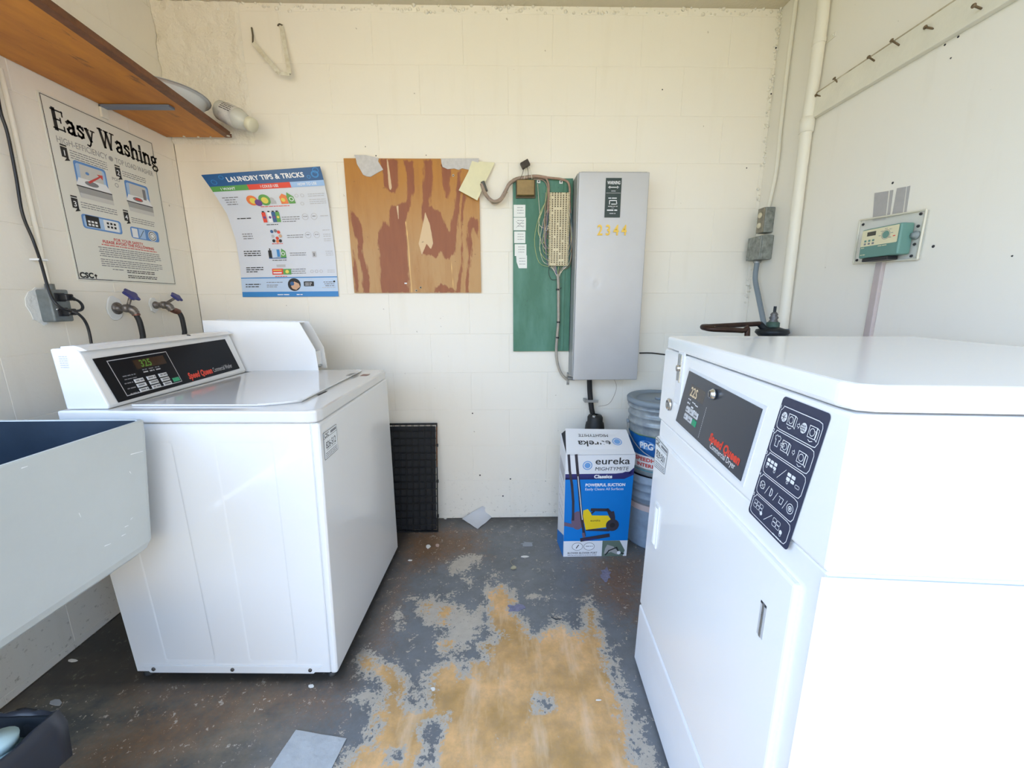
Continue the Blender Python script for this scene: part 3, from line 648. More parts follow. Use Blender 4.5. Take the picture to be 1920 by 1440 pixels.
# near side: seam, pressed panel
MB(dh).box(.03, A2-.0, .0045, .0085, .05, ZS-.06, .001).build('side_skin', WHITED, dry)
SPd = lambda u, v, h=0.0: dh(Vector((u, .0040-h, v)))
def hdry(u, v): return -.005*ssm(u, .225, .235)*(1-ssm(u, .60, .61))*ssm(v, .06, .07)*(1-ssm(v, ZS-.10, ZS-.085))+.0005
relief(SPd, A2-.002, ZS-.006, 80, 60, hdry, 'side_panel', WHITED, dry)
# control panel
q = [DF(*p) for p in ((1283,695),(1428,767),(1387,902),(1259,788))]      # TL TR BR BL (far side is the reader's left)
def fp(bz, lift=0.0): return dh(Vector((-.0+(-lift), bz[0], bz[1])))
tl, tr, br_, bl = q; PW, PH = .33, .13
def face_quad(bl, br, tr, tl, W, Hh, base=0.0):
    def P(a, b, h=0.0):
        s_, t_ = a/W, b/Hh
        bb = (bl[0]*(1-s_)+br[0]*s_)*(1-t_)+(tl[0]*(1-s_)+tr[0]*s_)*t_; zz = (bl[1]*(1-s_)+br[1]*s_)*(1-t_)+(tl[1]*(1-s_)+tr[1]*s_)*t_
        return dh(Vector((.004-base-h, bb, zz)))
    return P
print('dryer panel', q)
Pp = face_quad(bl, br_, tr, tl, PW, PH)
def slab(P, W, Hh, th, m, name, parent, bev=0): 
    mb = MB(); mb.hexa([P(0,0,-.001),P(W,0,-.001),P(W,Hh,-.001),P(0,Hh,-.001),P(0,0,th),P(W,0,th),P(W,Hh,th),P(0,Hh,th)], bev); return mb.build(name, m, parent)
slab(lambda a, b, h=0.0: Pp(a*1.05-.0075, b*1.10-.0065, h), PW, PH, .0016, mat('panel_surround', (.78,.80,.84), .35), 'panel_surround', dry)
DPANEL = mat('slate_panel_film', (.045,.052,.068), .3)
cp = slab(Pp, PW, PH, .003, DPANEL, 'control_panel', dry)
Pq = lambda a, b, h=0.0: Pp(a, b, .003+h)
s = Sheet(Pq, .0005)
AMB = mat('amber_led_digits', (.5,.42,.3), .5, emit=(.9,.75,.5,.25)); DWIN = mat('smoked_window', (.06,.048,.045), .25)
s.rect(.035,.078,.118,.106,0,.6); s.text('22S', .042,.080,.030,1,.02,k=1.3,sx=.9)
for i, u in enumerate((.040,.066,.084)): s.words(u,u+.018,.070-i*.002,.004,2,seed=i,k=1.2); s.words(u,u+.016,.060-i*.004,.006,2,seed=i+9,k=1.2)
for j in range(16): s.rect(.1395, .008+j*.0045, .1408, .008+j*.0045+.003, 2)
s.text('Speed Queen', .187, .022, .024, 3, .05, shear=.15, width=.125); s.text('Commercial Dryer', .198, .009, .017, 2, .005, width=.105)
s.build('panel_print', [DWIN, AMB, WINK, REDINK], cp)
kk = 0
for j in range(2):
    for i in range(3):
        u = .044+i*.0245; v = .040-j*.018; gr = (i == 2 and j == 1)
        kb = MB(); kb.hexa([Pq(u,v),Pq(u+.020,v),Pq(u+.020,v+.0145),Pq(u,v+.0145),Pq(u+.001,v+.001,.0022),Pq(u+.019,v+.001,.0022),Pq(u+.019,v+.0135,.0022),Pq(u+.001,v+.0135,.0022)])
        sh = Sheet(lambda a, b, h=0.0: Pq(a, b, h+.0023), .0003); sh.m = kb; sh.words(u+.004,u+.017,v+.005,.006,1,seed=i+j)
        kb.build('button', [GREENKEY if gr else GREYKEY, GREYINK if not gr else GREENKEY], cp, **({'label': 'green start button'} if gr else {}))
lp_ = dh(Vector((-.001, DF(1335,739)[0], DF(1335,739)[1])))
lk = MB().lathe([(0,0),(.0115,0),(.0115,.004),(.009,.007),(.0085,.009),(0,.009)], lp_, fn, 20).build('key_lock', CHROME, dry)
MB().hexa([lp_+fn*.0091+Vector((0,a*.0012,b*.006)) for a, b in ((-1,-1),(1,-1),(1,1),(-1,1))]+[lp_+fn*.0097+Vector((0,a*.0012,b*.006)) for a, b in ((-1,-1),(1,-1),(1,1),(-1,1))]).build('key_slot', GAP, lk)
# coin slide recess at the far end
a0 = DF(1268, 664); a1 = DF(1262, 716); k1 = DF(1246, 758)
cb = (a0[0]+a1[0])/2; cb = min(cb, B2-.035)

sl = MB(dh).box(.0005, .005, cb-.022, cb+.020, a1[1]-.055, a0[1]+.006, .001).build('coin_plate', mat('white_coin_plate', (.84,.85,.88), .35), dry)
MB(dh).box(-.002, .001, cb-.012, cb-.003, a1[1], a0[1], .0008).build('coin_slot', CHROME, sl)
MB(dh).box(-.003, .001, cb+.002, cb+.010, a1[1]+.004, a0[1], .0008).build('coin_guide', STEEL, sl)
MB(dh).lathe([(0,0),(.009,0),(.008,.006),(0,.007)], (-.001, cb+.001, (a0[1]+a1[1])/2), (-1,0,0), 12).build('coin_return_knob', CHROME, sl)
lk2 = MB(dh).lathe([(.017,0),(.017,.003),(.012,.006),(.012,.003),(0,.003)], (.0005, min(k1[0], B2-.022), k1[1]), (-1,0,0), 18).build('coin_box_lock', CHROME, dry)
MB(dh).box(-.008, -.001, min(k1[0],B2-.022)-.004, min(k1[0],B2-.022)+.004, k1[1]-.007, k1[1]+.007, .001).build('lock_core', STEEL, lk2)
# sticker on the door panel
q = [DF(*p) for p in ((1222,873),(1241,889),(1247,844),(1223,817))]
Ps = face_quad(q[0], q[1], q[2], q[3], .075, .060, .0045)
asset_sticker(Ps, dry, '829-501')
# instruction plate
q = [DF(*p) for p in ((1400,958),(1477,1034),(1563,777),(1468,742))]; IW, IH = .13, .235
Pi = face_quad(q[0], q[1], q[2], q[3], IW, IH)
print('plate', q)
s = Sheet(Pi, .001); s.rrect(0, 0, IW, IH, .008, 0, 1.0); s.l = .0016
def arrow(s, u, v, w_, mi): s.line([(u,v+.002),(u+w_*.55,v+.002),(u+w_*.55,v+.0045),(u+w_,v),(u+w_*.55,v-.0045),(u+w_*.55,v-.002),(u,v-.002)], .0009, mi, closed=True)
def dryer_icon(s, u, v, mi, opn=True, load=False):
    s.line([(u,v-.009),(u+.018,v-.009),(u+.018,v+.009),(u,v+.009)], .0012, mi, closed=True); s.ring(u+.009, v, .0065, .0012, mi, n=14)
    if opn: s.line([(u+.019,v-.008),(u+.024,v-.011),(u+.024,v+.007),(u+.019,v+.009)], .0012, mi, closed=True)
    else: s.line([(u+.019,v-.009),(u+.021,v-.009),(u+.021,v+.009)], .0012, mi)
    if load: arrow(s, u-.004, v, .012, mi)
    else:
        s.line([(u+.004,v-.013),(u+.009,v-.015),(u+.015,v-.013)], .0011, mi)
hh = .040
for r in range(5):
    v0 = IH-.012-(r+1)*(hh+.0035); v1 = v0+hh
    s.line([(.012,v1),(.110,v1),(.119,v1-.002),(.122,v1-.008),(.122,v0+.008),(.118,v0+.001),(.112,v0),(.016,v0),(.009,v0+.002),(.006,v0+.008),(.006,v1-.008),(.009,v1-.006),(.012,v1-.002)], .0013, 1, closed=True)
    s.text(str(r+1), .0035, v1-.006, .009, 1, .02, align='c')
    m = (v0+v1)/2
    if r == 0:
        s.disc(.021, m+.003, .0085, 1, n=16)
        for a in (0, 60, 120): s.line([(.021-.007*math.cos(math.radians(a)), m+.003-.007*math.sin(math.radians(a))),(.021+.007*math.cos(math.radians(a)), m+.003+.007*math.sin(math.radians(a)))], .001, 0, 1.5)
        dryer_icon(s, .033, m+.003, 1); arrow(s, .062, m, .007, 1); s.disc(.079, m, .0085, 1, n=16)
        for a in (-.004, 0, .004): s.line([(.073,m+a),(.085,m+a)], .0008, 0, 1.5); s.line([(.079+a,m-.006),(.079+a,m+.006)], .0008, 0, 1.5)
        dryer_icon(s, .093, m, 1); s.line([(.106,m+.003),(.113,m+.003),(.113,m-.006)], .001, 1)
    elif r == 1:
        s.line([(.014,m+.010),(.019,m+.013),(.022,m+.011),(.026,m+.013),(.031,m+.010),(.029,m+.004),(.027,m+.005),(.027,m-.007),(.018,m-.007),(.018,m+.005),(.016,m+.004)], .0012, 1, closed=True)
        dryer_icon(s, .038, m+.001, 1, load=True); arrow(s, .070, m, .007, 1); dryer_icon(s, .086, m-.001, 1)
    elif r == 2:
        for i in range(3): s.rrect(.012+i*.011, m+.004, .021+i*.011, m+.010, .0015, 1); s.rrect(.012+i*.011, m-.003, .021+i*.011, m+.002, .0015, 1)
        s.ring(.015, m-.006, .003, .001, 1, n=10); s.ring(.040, m-.006, .003, .001, 1, n=10)
        s.line([(.052,m-.012),(.070,m+.010)], .001, 1)
        for i in range(2): s.rrect(.076+i*.012, m+.003, .086+i*.012, m+.009, .0015, 1); s.rrect(.076+i*.012, m-.005, .086+i*.012, m+.001, .0015, 1)
        s.rrect(.102, m-.007, .113, m-.002, .002, 1, t=.001); s.ring(.081, m-.008, .003, .001, 1, n=10)
    elif r == 3:
        s.ring(.020, m+.001, .008, .0012, 1); s.line([(.013,m+.005),(.027,m-.005)], .001, 1); s.line([(.013,m-.004),(.027,m+.005)], .001, 1)
        s.line([(.033,m-.010),(.040,m+.008)], .001, 1); s.line([(.047,m-.007),(.047,m+.007),(.052,m+.005),(.053,m-.003),(.050,m-.007)], .0016, 1, closed=True)
        s.line([(.060,m-.010),(.067,m+.008)], .001, 1); s.line([(.073,m+.005),(.086,m+.005),(.084,m-.006),(.076,m-.006),(.077,m+.002)], .0012, 1)
        s.line([(.089,m-.010),(.096,m+.008)], .001, 1); s.ring(.107, m-.001, .009, .0012, 1); s.ring(.107, m-.001, .005, .0014, 1, n=10); s.disc(.107, m-.001, .002, 1)
    else:
        for i in range(3): s.rrect(.012+i*.010, m+.003, .021+i*.010, m+.010, .002, 1, t=.001); s.rrect(.012+i*.010, m-.005, .021+i*.010, m+.002, .002, 1, t=.001)
        s.disc(.040, m-.006, .004, 1, n=10); s.line([(.052,m-.012),(.070,m+.008)], .001, 1)
        for i in range(2): s.rrect(.076+i*.011, m+.001, .086+i*.011, m+.008, .002, 1, t=.001); s.rrect(.076+i*.011, m-.007, .086+i*.011, m+.0, .002, 1, t=.001)
        s.disc(.103, m-.006, .004, 1, n=10); s.ring(.103, m-.011, .003, .001, 1, n=10)
s.words(.085, .112, .0045, .004, 1, seed=4)
s.build('instruction_plate', [NAVY, WINK], dry, label='navy picture instruction plate')
# scuffs on the top
s = Sheet(lambda a, b, h=0.0: dh(Vector((a, b, DT+h))), .0004)
for i in range(14):
    x = .07+.15*random.random(); y = B2-.05-.07*random.random(); s.line([(x,y),(x+.04*random.random(),y+.012*(random.random()-.5)),(x+.03,y-.01*random.random())], .0014, 0)
s.build('scuff_marks', [mat('blue_grey_scuff', (.30,.31,.52), .6)], dry)
for (a_, b_) in ((.05,.05),(A2-.05,.05),(.05,B2-.05),(A2-.05,B2-.05)):
    MB(dh).lathe([(.02,0),(.02,.008),(.012,.010),(.012,.02)], (a_, b_, 0), (0,0,1), 12).build('foot', RUBBER, dry)
MB(dh).box(.012, A2-.01, .012, B2-.012, .004, .013).build('bottom_tray', GAP, dry)

# ================================================================= wall-hung laundry tub
rimz = PY(275, 785, 1.04).z; fx = PY(275, 785, 1.04).x; bxz = PY(293, 1005, 1.045)
tub = thing('laundry_tub', 'pale grey deep utility sink with a dark blue inside, against the wall beside the washer', 'sink')
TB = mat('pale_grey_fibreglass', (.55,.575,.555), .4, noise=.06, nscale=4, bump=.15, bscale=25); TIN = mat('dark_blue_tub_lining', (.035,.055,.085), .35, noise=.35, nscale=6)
def tub_ring(zf, off, x_back=XL+.004):
    """outline at fraction zf of depth (0 rim .. 1 bottom), shrunk by off"""
    X1 = fx+(bxz.x-fx)*zf-off; Y1 = 1.04+.0*zf-off; Y0 = .43+.03*zf+off; X0 = x_back+off+.02*zf; r = .018
    out = []
    for cx, cy, a0 in ((X1-r,Y1-r,0),(X0+r,Y1-r,90),(X0+r,Y0+r,180),(X1-r,Y0+r,270)):
        for i in range(5): an = math.radians(a0+i*22.5); out.append((cx+r*math.cos(an), cy+r*math.sin(an)))
    return out
zb0 = bxz.z; zbt = zb0-.045
def rings(lv):
    mb = MB(); vs = []; fs = []; k = 20
    for (z, zf_, off) in lv: vs += [(x, y, z) for x, y in tub_ring(zf_, off)]
    for j in range(len(lv)-1):
        for i in range(k): fs.append((j*k+i, j*k+(i+1)%k, (j+1)*k+(i+1)%k, (j+1)*k+i))
    mb.add(vs, fs, 0, False); mb.add(vs[-k:], [list(range(k))], 0); return mb
rings([(rimz-.002,0,.010),(rimz,0,.008),(rimz,0,.002),(rimz-.004,0,0),(rimz-.035,.08,-.001),(zb0,1,0),(zb0-.020,1,.008),(zb0-.036,1,.028),(zbt,1,.06)]).build('basin', TB, tub)
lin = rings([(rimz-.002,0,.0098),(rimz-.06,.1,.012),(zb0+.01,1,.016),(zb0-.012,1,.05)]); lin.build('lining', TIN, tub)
MB().lathe([(0,0),(.022,0),(.030,.001),(.030,.003),(.020,.003),(.018,.001)], (-1.26,.72,zb0-.0125), (0,0,1), 20).build('drain', CHROME, tub)
MB().tube([(-1.26,.72,zbt), (-1.26,.72,.36), (-1.30,.72,.28), (-1.42,.72,.28), (XL+.001,.72,.30)], .02, 12, smooth_path=4).build('drain_trap', mat('white_pvc', (.7,.7,.68), .4), tub)
for y_ in (.50, .86): MB().prism([(XL+.0005,y_,zbt-.14),(XL+.0005,y_,zbt+.002),(XL+.30,y_,zbt+.002),(XL+.30,y_,zbt-.02),(XL+.03,y_,zbt-.14)], (0,.02,0), .002).build('wall_bracket', GBOX, tub)
SCR = mat('white_scratch', (.85,.86,.85), .6)
s = Sheet(lambda a, b, h=0.0: (lambda p: p)(PX(a, b, fx-.012)), 0)
def tubpt(px, py):
    p = PX(px, py, fx); f = min(1, max(0, (rimz-p.z)/(rimz-zb0))); return PX(px, py, fx+(bxz.x-fx)*f+.0015)
mb = MB()
for (a, b_, c, d) in ((245,852,268,846),(243,884,246,888),(148,962,152,970),(196,1024,208,1019),(228,1005,236,1001),(234,988,241,985),(245,974,249,970),(40,878,52,874)):
    p = tubpt(a, b_); q = tubpt(c, d); t_ = Vector((0,.0006,.0011)); mb.add([p-t_, q-t_*.4, q+t_*.4, p+t_], [(0,1,2,3)])
mb.build('scratch_marks', SCR, tub, kind='stuff')
# ================================================================= shelf and what stands on it
SZ = 1.945
wood = mat('orange_plywood_underside', (.47,.19,.035), .5); t_, b_ = nodes(wood); g = t_.nodes.new('ShaderNodeNewGeometry'); pos = g.outputs['Position']
c = mixc(t_, step(t_, noise(t_, pos, 6, 7, .65, (2.2, .6, 1)), .35, .7), (.60,.225,.022), (.40,.125,.014))
c = mixc(t_, math_(t_, 'MULTIPLY', step(t_, noise(t_, pos, 16, 6, .7, (1.6, .5, 1)), .60, .70), .75), c, (.12,.04,.014)); t_.links.new(c, b_.inputs['Base Color'])
shelf = thing('wall_shelf', 'orange stained plywood shelf high on the wall over the instruction poster', 'shelf')
q = [PZ(435,258,SZ), PZ(330,259,SZ), PZ(-10,106,SZ), PZ(58,-12,SZ)]
e1 = (q[3]-q[0]); q[3] = q[0]+e1*1.6; q[2] = Vector((XL+.002, q[3].y, SZ)); q[1].x = XL+.002; q[0].y = min(q[0].y, D-.004); q[1].y = q[0].y
for v in q: v.z = SZ
MB().prism(q, (0,0,.019), .002).build('board', wood, shelf)
inw = Vector((-1, 0, 0)); lip = [q[0], q[3], q[3]+inw*.030, q[0]+inw*.030+Vector((0,0,0))]
MB().prism([v+Vector((.0005,0,-.0008)) for v in lip], (0,0,.021), .001).build('front_edging', mat('dark_red_brown_edge', (.20,.065,.02), .5, noise=.5, nscale=30), shelf)
bp0 = PZ(203,203,SZ-.008); bp1 = PZ(316,199,SZ-.008)
MB().box(XL+.001, bp1.x, bp0.y-.018, bp0.y+.010, SZ-.010, SZ-.0008, .001).build('bracket_arm', mat('blue_grey_bracket', (.16,.19,.26), .5), shelf, label='blue-grey steel bracket arm')
MB().box(XL+.0005, XL+.010, bp0.y-.018, bp0.y+.012, SZ-.045, SZ-.002, .002).build('bracket_plate', PPIPE, shelf, label='cream painted bracket plate')
mb = MB(); rnd = random.Random(9)
for (x, y) in ((345,256),(372,257),(395,257),(428,255),(433,250)):
    p = PZ(x, y, SZ-.002); r = rnd.uniform(.004, .008)
    mb.lathe([(0,-.001),(r,-.001),(r*.8,.002),(0,.002)], (p.x, min(p.y, D-.012), p.z), (0,0,1), 7)
mb.build('paint_drips', PPIPE, shelf, kind='stuff')
# the white round tub: big bowl standing on the shelf
r_ = .140; bx = -1.372; by = 1.845
bowl = thing('round_basin', 'white shallow round tub standing on the wooden shelf, beside the clear bottle', 'tub')
BOW = mat('white_plastic_tub', (.72,.76,.78), .3)
MB().lathe([(0,0),(r_-.04,0),(r_-.028,.006),(r_-.006,.062),(r_-.002,.067),(r_+.008,.068),(r_+.010,.073),(r_,.075),(r_-.006,.072),(r_-.010,.064),(r_-.035,.010),(0,.008)], (bx, by, SZ+.0195), (0,0,1), 48).build('bowl', BOW, bowl)
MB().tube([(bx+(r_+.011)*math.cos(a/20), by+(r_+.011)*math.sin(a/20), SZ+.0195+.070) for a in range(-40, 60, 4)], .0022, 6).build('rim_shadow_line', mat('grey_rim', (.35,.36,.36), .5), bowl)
# clear bottle lying with its cap toward the room
bot = thing('plastic_bottle', 'clear bottle with a printed label and cream cap lying at the end of the shelf', 'bottle')
pa = PY(398, 200, 1.99); pb = PY(468, 232, 1.955)
ax = (pb-pa).normalized(); L = (pb-pa).length; pa = pa + ax*.035
def bl_z(p): return p
CL = mat('clear_plastic', (.72,.72,.66), .15, trans=.2); LBL = mat('bottle_label', (.78,.76,.72), .5, noise=.3, nscale=18, col2=(.42,.41,.40))
pa.z = max(pa.z, SZ+.055); T0 = L-.035
MB().lathe([(0,0),(.030,0),(.040,.010),(.042,.03),(.042,T0-.055),(.030,T0-.020),(.022,T0-.014),(.022,T0-.006),(0,T0-.006)], pa, ax, 22).build('bottle_body', CL, bot)
MB().lathe([(.0425,.035),(.0428,.036),(.0428,T0-.060),(.0425,T0-.058)], pa, ax, 22).build('label', LBL, bot, label='creased grey printed label')
MB().lathe([(.0,T0-.004),(.027,T0-.004),(.029,T0),(.029,T0+.018),(.026,T0+.022),(0,T0+.022)], pa, ax, 18).build('cap', mat('cream_cap', (.70,.67,.52), .4), bot)
u_ = ax.cross(Vector((0,0,1))).normalized(); v_ = u_.cross(ax)
ang = math.radians(-35)
def LP(a, b, h=0.0):
    th = b/.043; n = (u_*math.cos(th+.2)+v_*math.sin(th+.2)); return pa+ax*a+n*(.0431+h)
s = Sheet(LP, .0003)
for r in range(4): s.words(.04, T0-.065, .000+r*.009, .005, 0, seed=r)
s.build('label_print', [INK], bot)
# the bottle props on the shelf end
# ================================================================= metal strap hooks high on the wall
strap = thing('strap_hook', 'thin painted metal strap bent into a V, hanging high on the back wall', 'hook')
a = BK(472,52,.004); b_ = BK(474,80,.02); c = BK(527,138,.09); d = BK(541,138,.09)
SM = mat('painted_strap', (.78,.76,.66), .5, .0, noise=.2, nscale=40, col2=(.60,.55,.42)); DKW = mat('dark_hook', (.10,.08,.05), .6)
c = BK(524,138,.05); d = BK(543,139,.045); e = BK(527,46,.006)
def ribbon(p, q, wd, th, m, nm, par):
    ax = (q-p).normalized(); sd = ax.cross(Vector((0,1,0))).normalized()*wd/2; up = ax.cross(sd).normalized()*th/2
    return MB().hexa([p-sd-up,p+sd-up,q+sd-up,q-sd-up,p-sd+up,p+sd+up,q+sd+up,q-sd+up], .0005).build(nm, m, par)
ribbon(b_, c, .017, .0022, SM, 'strap_arm', strap); ribbon(c+Vector((.004,0,.0)), d, .014, .0022, SM, 'strap_foot', strap); ribbon(e, d, .018, .0022, SM, 'strap_upright', strap)
MB().tube([a, BK(474,66,.012), b_], .0035, 8).build('hook_wire', DKW, strap, label='dark rusty hook wire'); MB().tube([BK(521,48,.001), BK(524,45,.010), BK(530,48,.006)], .003, 8, smooth_path=3).build('top_bend', DKW, strap)
MB().tube([d, BK(545,136,.02), BK(543,130,.001)], .003, 8, smooth_path=3).build('lower_bend', DKW, strap)
MB().lathe([(0,0),(.004,0),(.004,.003),(0,.003)], BK(519,136,.054), (0,-1,0), 8).build('rivet', SM, strap)

# ================================================================= poster on the left wall
POST = mat('ivory_poster', (.76,.755,.69), .5)
pt_ = [PX(146,527,XL+.003), PX(329,531,XL+.003), PX(283,263,XL+.003), PX(66,172,XL+.003)]
y0, y1 = 1.503, 1.941; z0, z1 = 1.286, 1.892
post = thing('washing_poster', 'ivory Easy Washing poster for top load washers on the wall under the shelf', 'poster')
MB().box(XL+.0004, XL+.003, y0, y1, z0, z1, .0006).build('poster_sheet', POST, post)
PWd, PHt = y1-y0, z1-z0
s = Sheet(lambda a, b, h=0.0: Vector((XL+.003+h, y0+a, z0+b)), .0006)
BLU = mat('blue_print', (.12,.28,.62), .5); LBLU = mat('light_blue_print', (.38,.55,.80), .5); RED2 = mat('red_print_dull', (.62,.07,.06), .5); MG = mat('mid_grey_print', (.36,.36,.36), .5); LG2 = mat('pale_grey_print', (.60,.60,.58), .5)
PM = [INK, MG, LG2, BLU, LBLU, RED2, PAPER, GREYINK]
s.line([(.006,.006),(PWd-.006,.006),(PWd-.006,PHt-.006),(.006,PHt-.006)], .0022, 0, closed=True)
s.rect(.003, .003, .13, .009, 2, .7)
# hand-drawn slab-serif capitals and small letters for the title
def serif(s, word, u, v, xh, mi, st=None, sx=1.0):
    """strokes in units of x-height; each letter: (advance, [(points, weight)...])"""
    K = .25; k = .12
    A_ = {'E': (1.15, [([(.2,0),(.2,1.5)],K+.04),([(0,.05),(.95,.05)],k),([(0,1.45),(.95,1.45)],k),([(.2,.77),(.70,.77)],k),([(.92,.0),(.92,.36)],.11),([(.92,1.14),(.92,1.5)],.11),([(.70,.60),(.70,.94)],.11)]),
          'a': (.92, [([(.62,.05),(.62,.72),(.52,.93),(.30,.97),(.12,.84)],.24),([(.62,.55),(.30,.50),(.10,.30),(.16,.10),(.36,.04),(.60,.22)],.19),([(.62,.06),(.84,.06)],.13)]),
          's': (.80, [([(.60,.78),(.42,.94),(.18,.88),(.14,.68),(.34,.54),(.56,.40),(.56,.16),(.34,.05),(.12,.16)],.20),([(.62,.66),(.62,.97)],.09),([(.09,.05),(.09,.36)],.09)]),
          'y': (.95, [([(.16,.94),(.46,.10)],.27),([(.76,.94),(.36,-.25),(.22,-.42),(.06,-.36)],.13),([(0,.95),(.36,.95)],k),([(.60,.95),(.92,.95)],k)]),
          'W': (1.75, [([(.22,1.45),(.52,.05)],K),([(.52,.05),(.84,1.35)],.13),([(.84,1.35),(1.14,.05)],K),([(1.14,.05),(1.46,1.45)],.13),([(0,1.45),(.44,1.45)],k),([(.62,1.45),(1.04,1.45)],k),([(1.26,1.45),(1.66,1.45)],k)]),
          'h': (1.02, [([(.18,0),(.18,1.5)],.25),([(.18,.72),(.46,.94),(.70,.86),(.74,.62),(.74,0)],.22),([(0,.05),(.38,.05)],k),([(.56,.05),(.94,.05)],k),([(0,1.46),(.20,1.46)],k)]),
          'i': (.50, [([(.22,0),(.22,.95)],.25),([(.0,.05),(.44,.05)],k),([(.02,.92),(.22,.92)],k),([(.22,1.20),(.22,1.44)],.26)]),
          'n': (1.02, [([(.18,0),(.18,.95)],.25),([(.18,.72),(.46,.94),(.70,.86),(.74,.62),(.74,0)],.22),([(0,.05),(.38,.05)],k),([(.56,.05),(.94,.05)],k),([(0,.92),(.20,.92)],k)]),
          'g': (.90, [([(.40,.95),(.16,.84),(.14,.52),(.40,.40),(.64,.52),(.64,.82),(.40,.95)],.20),([(.64,.88),(.84,.92)],.14),([(.22,.42),(.14,.24),(.40,.12),(.70,.04),(.78,-.18),(.60,-.38),(.24,-.38),(.10,-.20),(.24,.0),(.50,.06)],.15)]),
          ' ': (.42, [])}
    for ch in word:
        adv, strokes = A_[ch]
        for pts, wt in strokes: s.line([(u+px*xh*sx, v+py*xh) for px, py in pts], wt*xh, mi)
        u += adv*xh*sx
    return u
serif(s, 'Easy Washing', .030, .505, .0415, 0, sx=.90)
s.text('HIGH-EFFICIENCY', .030, .462, .029, 1, .006, width=.178); s.disc(.222, .471, .009, 1); s.text('TOP LOAD WASHER', .240, .462, .027, 1, .01, width=.172)
def shot(u, v, w_, h_, big):
    """a numbered picture: blue frame, open washer top, grey cabinet"""
    s.rrect(u, v+h_*.32, u+w_*.92, v+h_, .010, 3, 1.0); s.rrect(u+.006, v+h_*.3, u+w_*.92-.006, v+h_-.008, .008, 4, 1.15)
    s.poly([(u+.016,v+h_*.50),(u+w_*.80,v+h_*.50),(u+w_*.80,v+h_*.93),(u+.020,v+h_*.93)], 2, 1.3)
    s.poly([(u-.004,v+h_*.33),(u+w_,v+h_*.33),(u+w_*.86,v+h_*.55),(u+.008,v+h_*.55)], 6, 1.5)
    s.poly([(u-.004,v+h_*.30),(u+w_,v+h_*.30),(u+w_,v+h_*.33),(u-.004,v+h_*.33)], 0, 1.7); s.poly([(u+.004,v),(u+w_,v),(u+w_,v+h_*.30),(u-.002,v+h_*.30)], 1, 1.5); s.poly([(u+.004,v+.0),(u+w_,v+.0),(u+w_,v+h_*.13),(u+.003,v+h_*.13)], 2, 1.7)
    s.disc(u+w_*.42, v+h_*.45, w_*.20, 7, 1.9, ry=h_*.07)
    if big: s.poly([(u+w_*.36,v+h_*.45),(u+w_*.72,v+h_*.72),(u+w_*.78,v+h_*.66),(u+w_*.80,v+h_*.80),(u+w_*.62,v+h_*.78),(u+w_*.68,v+h_*.74),(u+w_*.32,v+h_*.50)], 5, 2.2); s.disc(u+w_*.34, v+h_*.72, .007, 3, 2.1, ry=.005)
    else: s.poly([(u+w_*.30,v+h_*.42),(u+w_*.60,v+h_*.42),(u+w_*.52,v+h_*.50),(u+w_*.34,v+h_*.49)], 5, 2.2); s.rect(u+w_*.66, v+h_*.5, u+w_*.78, v+h_*.85, 7, 1.8)
shot(.070, .295, .128, .125, True); shot(.262, .290, .118, .118, False)
def badge(u, v, n_):
    s.poly([(u,v),(u+.022,v),(u+.022,v+.034),(u,v+.034)], 0, 1.0); s.text(str(n_), u+.011, v+.006, .026, 6, .01, k=1.4, align='c'); s.poly([(u+.006,v-.012),(u+.026,v-.006),(u+.018,v+.004)], 0, 1.0); s.rect(u, v+.037, u+.022, v+.042, 0)
badge(.036, .418, 1); badge(.232, .412, 2); badge(.036, .252, 3); badge(.232, .246, 4)
for r in range(4): s.words(.066, .20, .447-r*.008, .0045, 7, seed=r)
for r in range(3): s.words(.262, .37, .437-r*.008, .0045, 7, seed=r+7)
for r in range(3): s.words(.068, .205, .276-r*.008, .0045, 7, seed=r+17)
for r in range(3): s.words(.264, .375, .262-r*.008, .0045, 7, seed=r+27)
s.text('POD', .212, .392, .016, 7, .0); s.ring(.226, .376, .008, .0025, 1)
s.rrect(.060, .188, .212, .238, .010, 3); s.rrect(.066, .193, .206, .233, .008, 4, 1.2); s.rect(.074, .196, .124, .236, 0, 1.5)
for i in range(3):
    for j in range(2): s.rect(.080+i*.013, .200+j*.011, .089+i*.013, .207+j*.011, 6, 1.8); s.rect(.152+i*.014, .204+j*.013, .161+i*.014, .212+j*.013, 0, 1.8)
s.rrect(.140, .194, .200, .232, .003, 6, 1.5)
s.rrect(.250, .182, .385, .228, .010, 3); s.rect(.256, .186, .282, .222, 6, 1.4); s.rect(.288, .186, .318, .224, 4, 1.4); s.line([(.290,.190),(.312,.220)], .002, 0, 1.7)
s.disc(.352, .204, .021, 6, 1.4); s.ring(.352, .204, .018, .003, 0, 1.7); s.ring(.352, .204, .010, .002, 0, 1.7)
s.text('FOR YOUR SAFETY,', .235, .158, .015, 5, .02, align='c'); s.text('PLEASE AVOID THE FOLLOWING', .235, .145, .015, 5, .03, align='c'); s.words(.115, .36, .137, .005, 5, seed=2)
for r in range(5): s.words(.10+.004*(r % 2), .375-.03*(r == 4), .126-r*.0078, .0048, 7, seed=r+40)
for r in range(4): s.words(.10, .375-.02*(r == 3), .082-r*.0078, .0048, 7, seed=r+50)
s.words(.14, .19, .047, .005, 7, seed=1)
for r in range(2): s.words(.20, .33, .047-r*.007, .0052, 0, seed=r+60); s.words(.20, .34, .027-r*.007, .0052, 0, seed=r+70)
s.text('CSC', .010, .0105, .026, 0, .05, width=.050, k=1.2); s.poly([(.068,.014),(.074,.020),(.068,.026),(.062,.020)], 0, 1.2); s.line([(.068,.010),(.068,.016)], .003, 0, 1.2)
s.build('poster_print', PM, post)

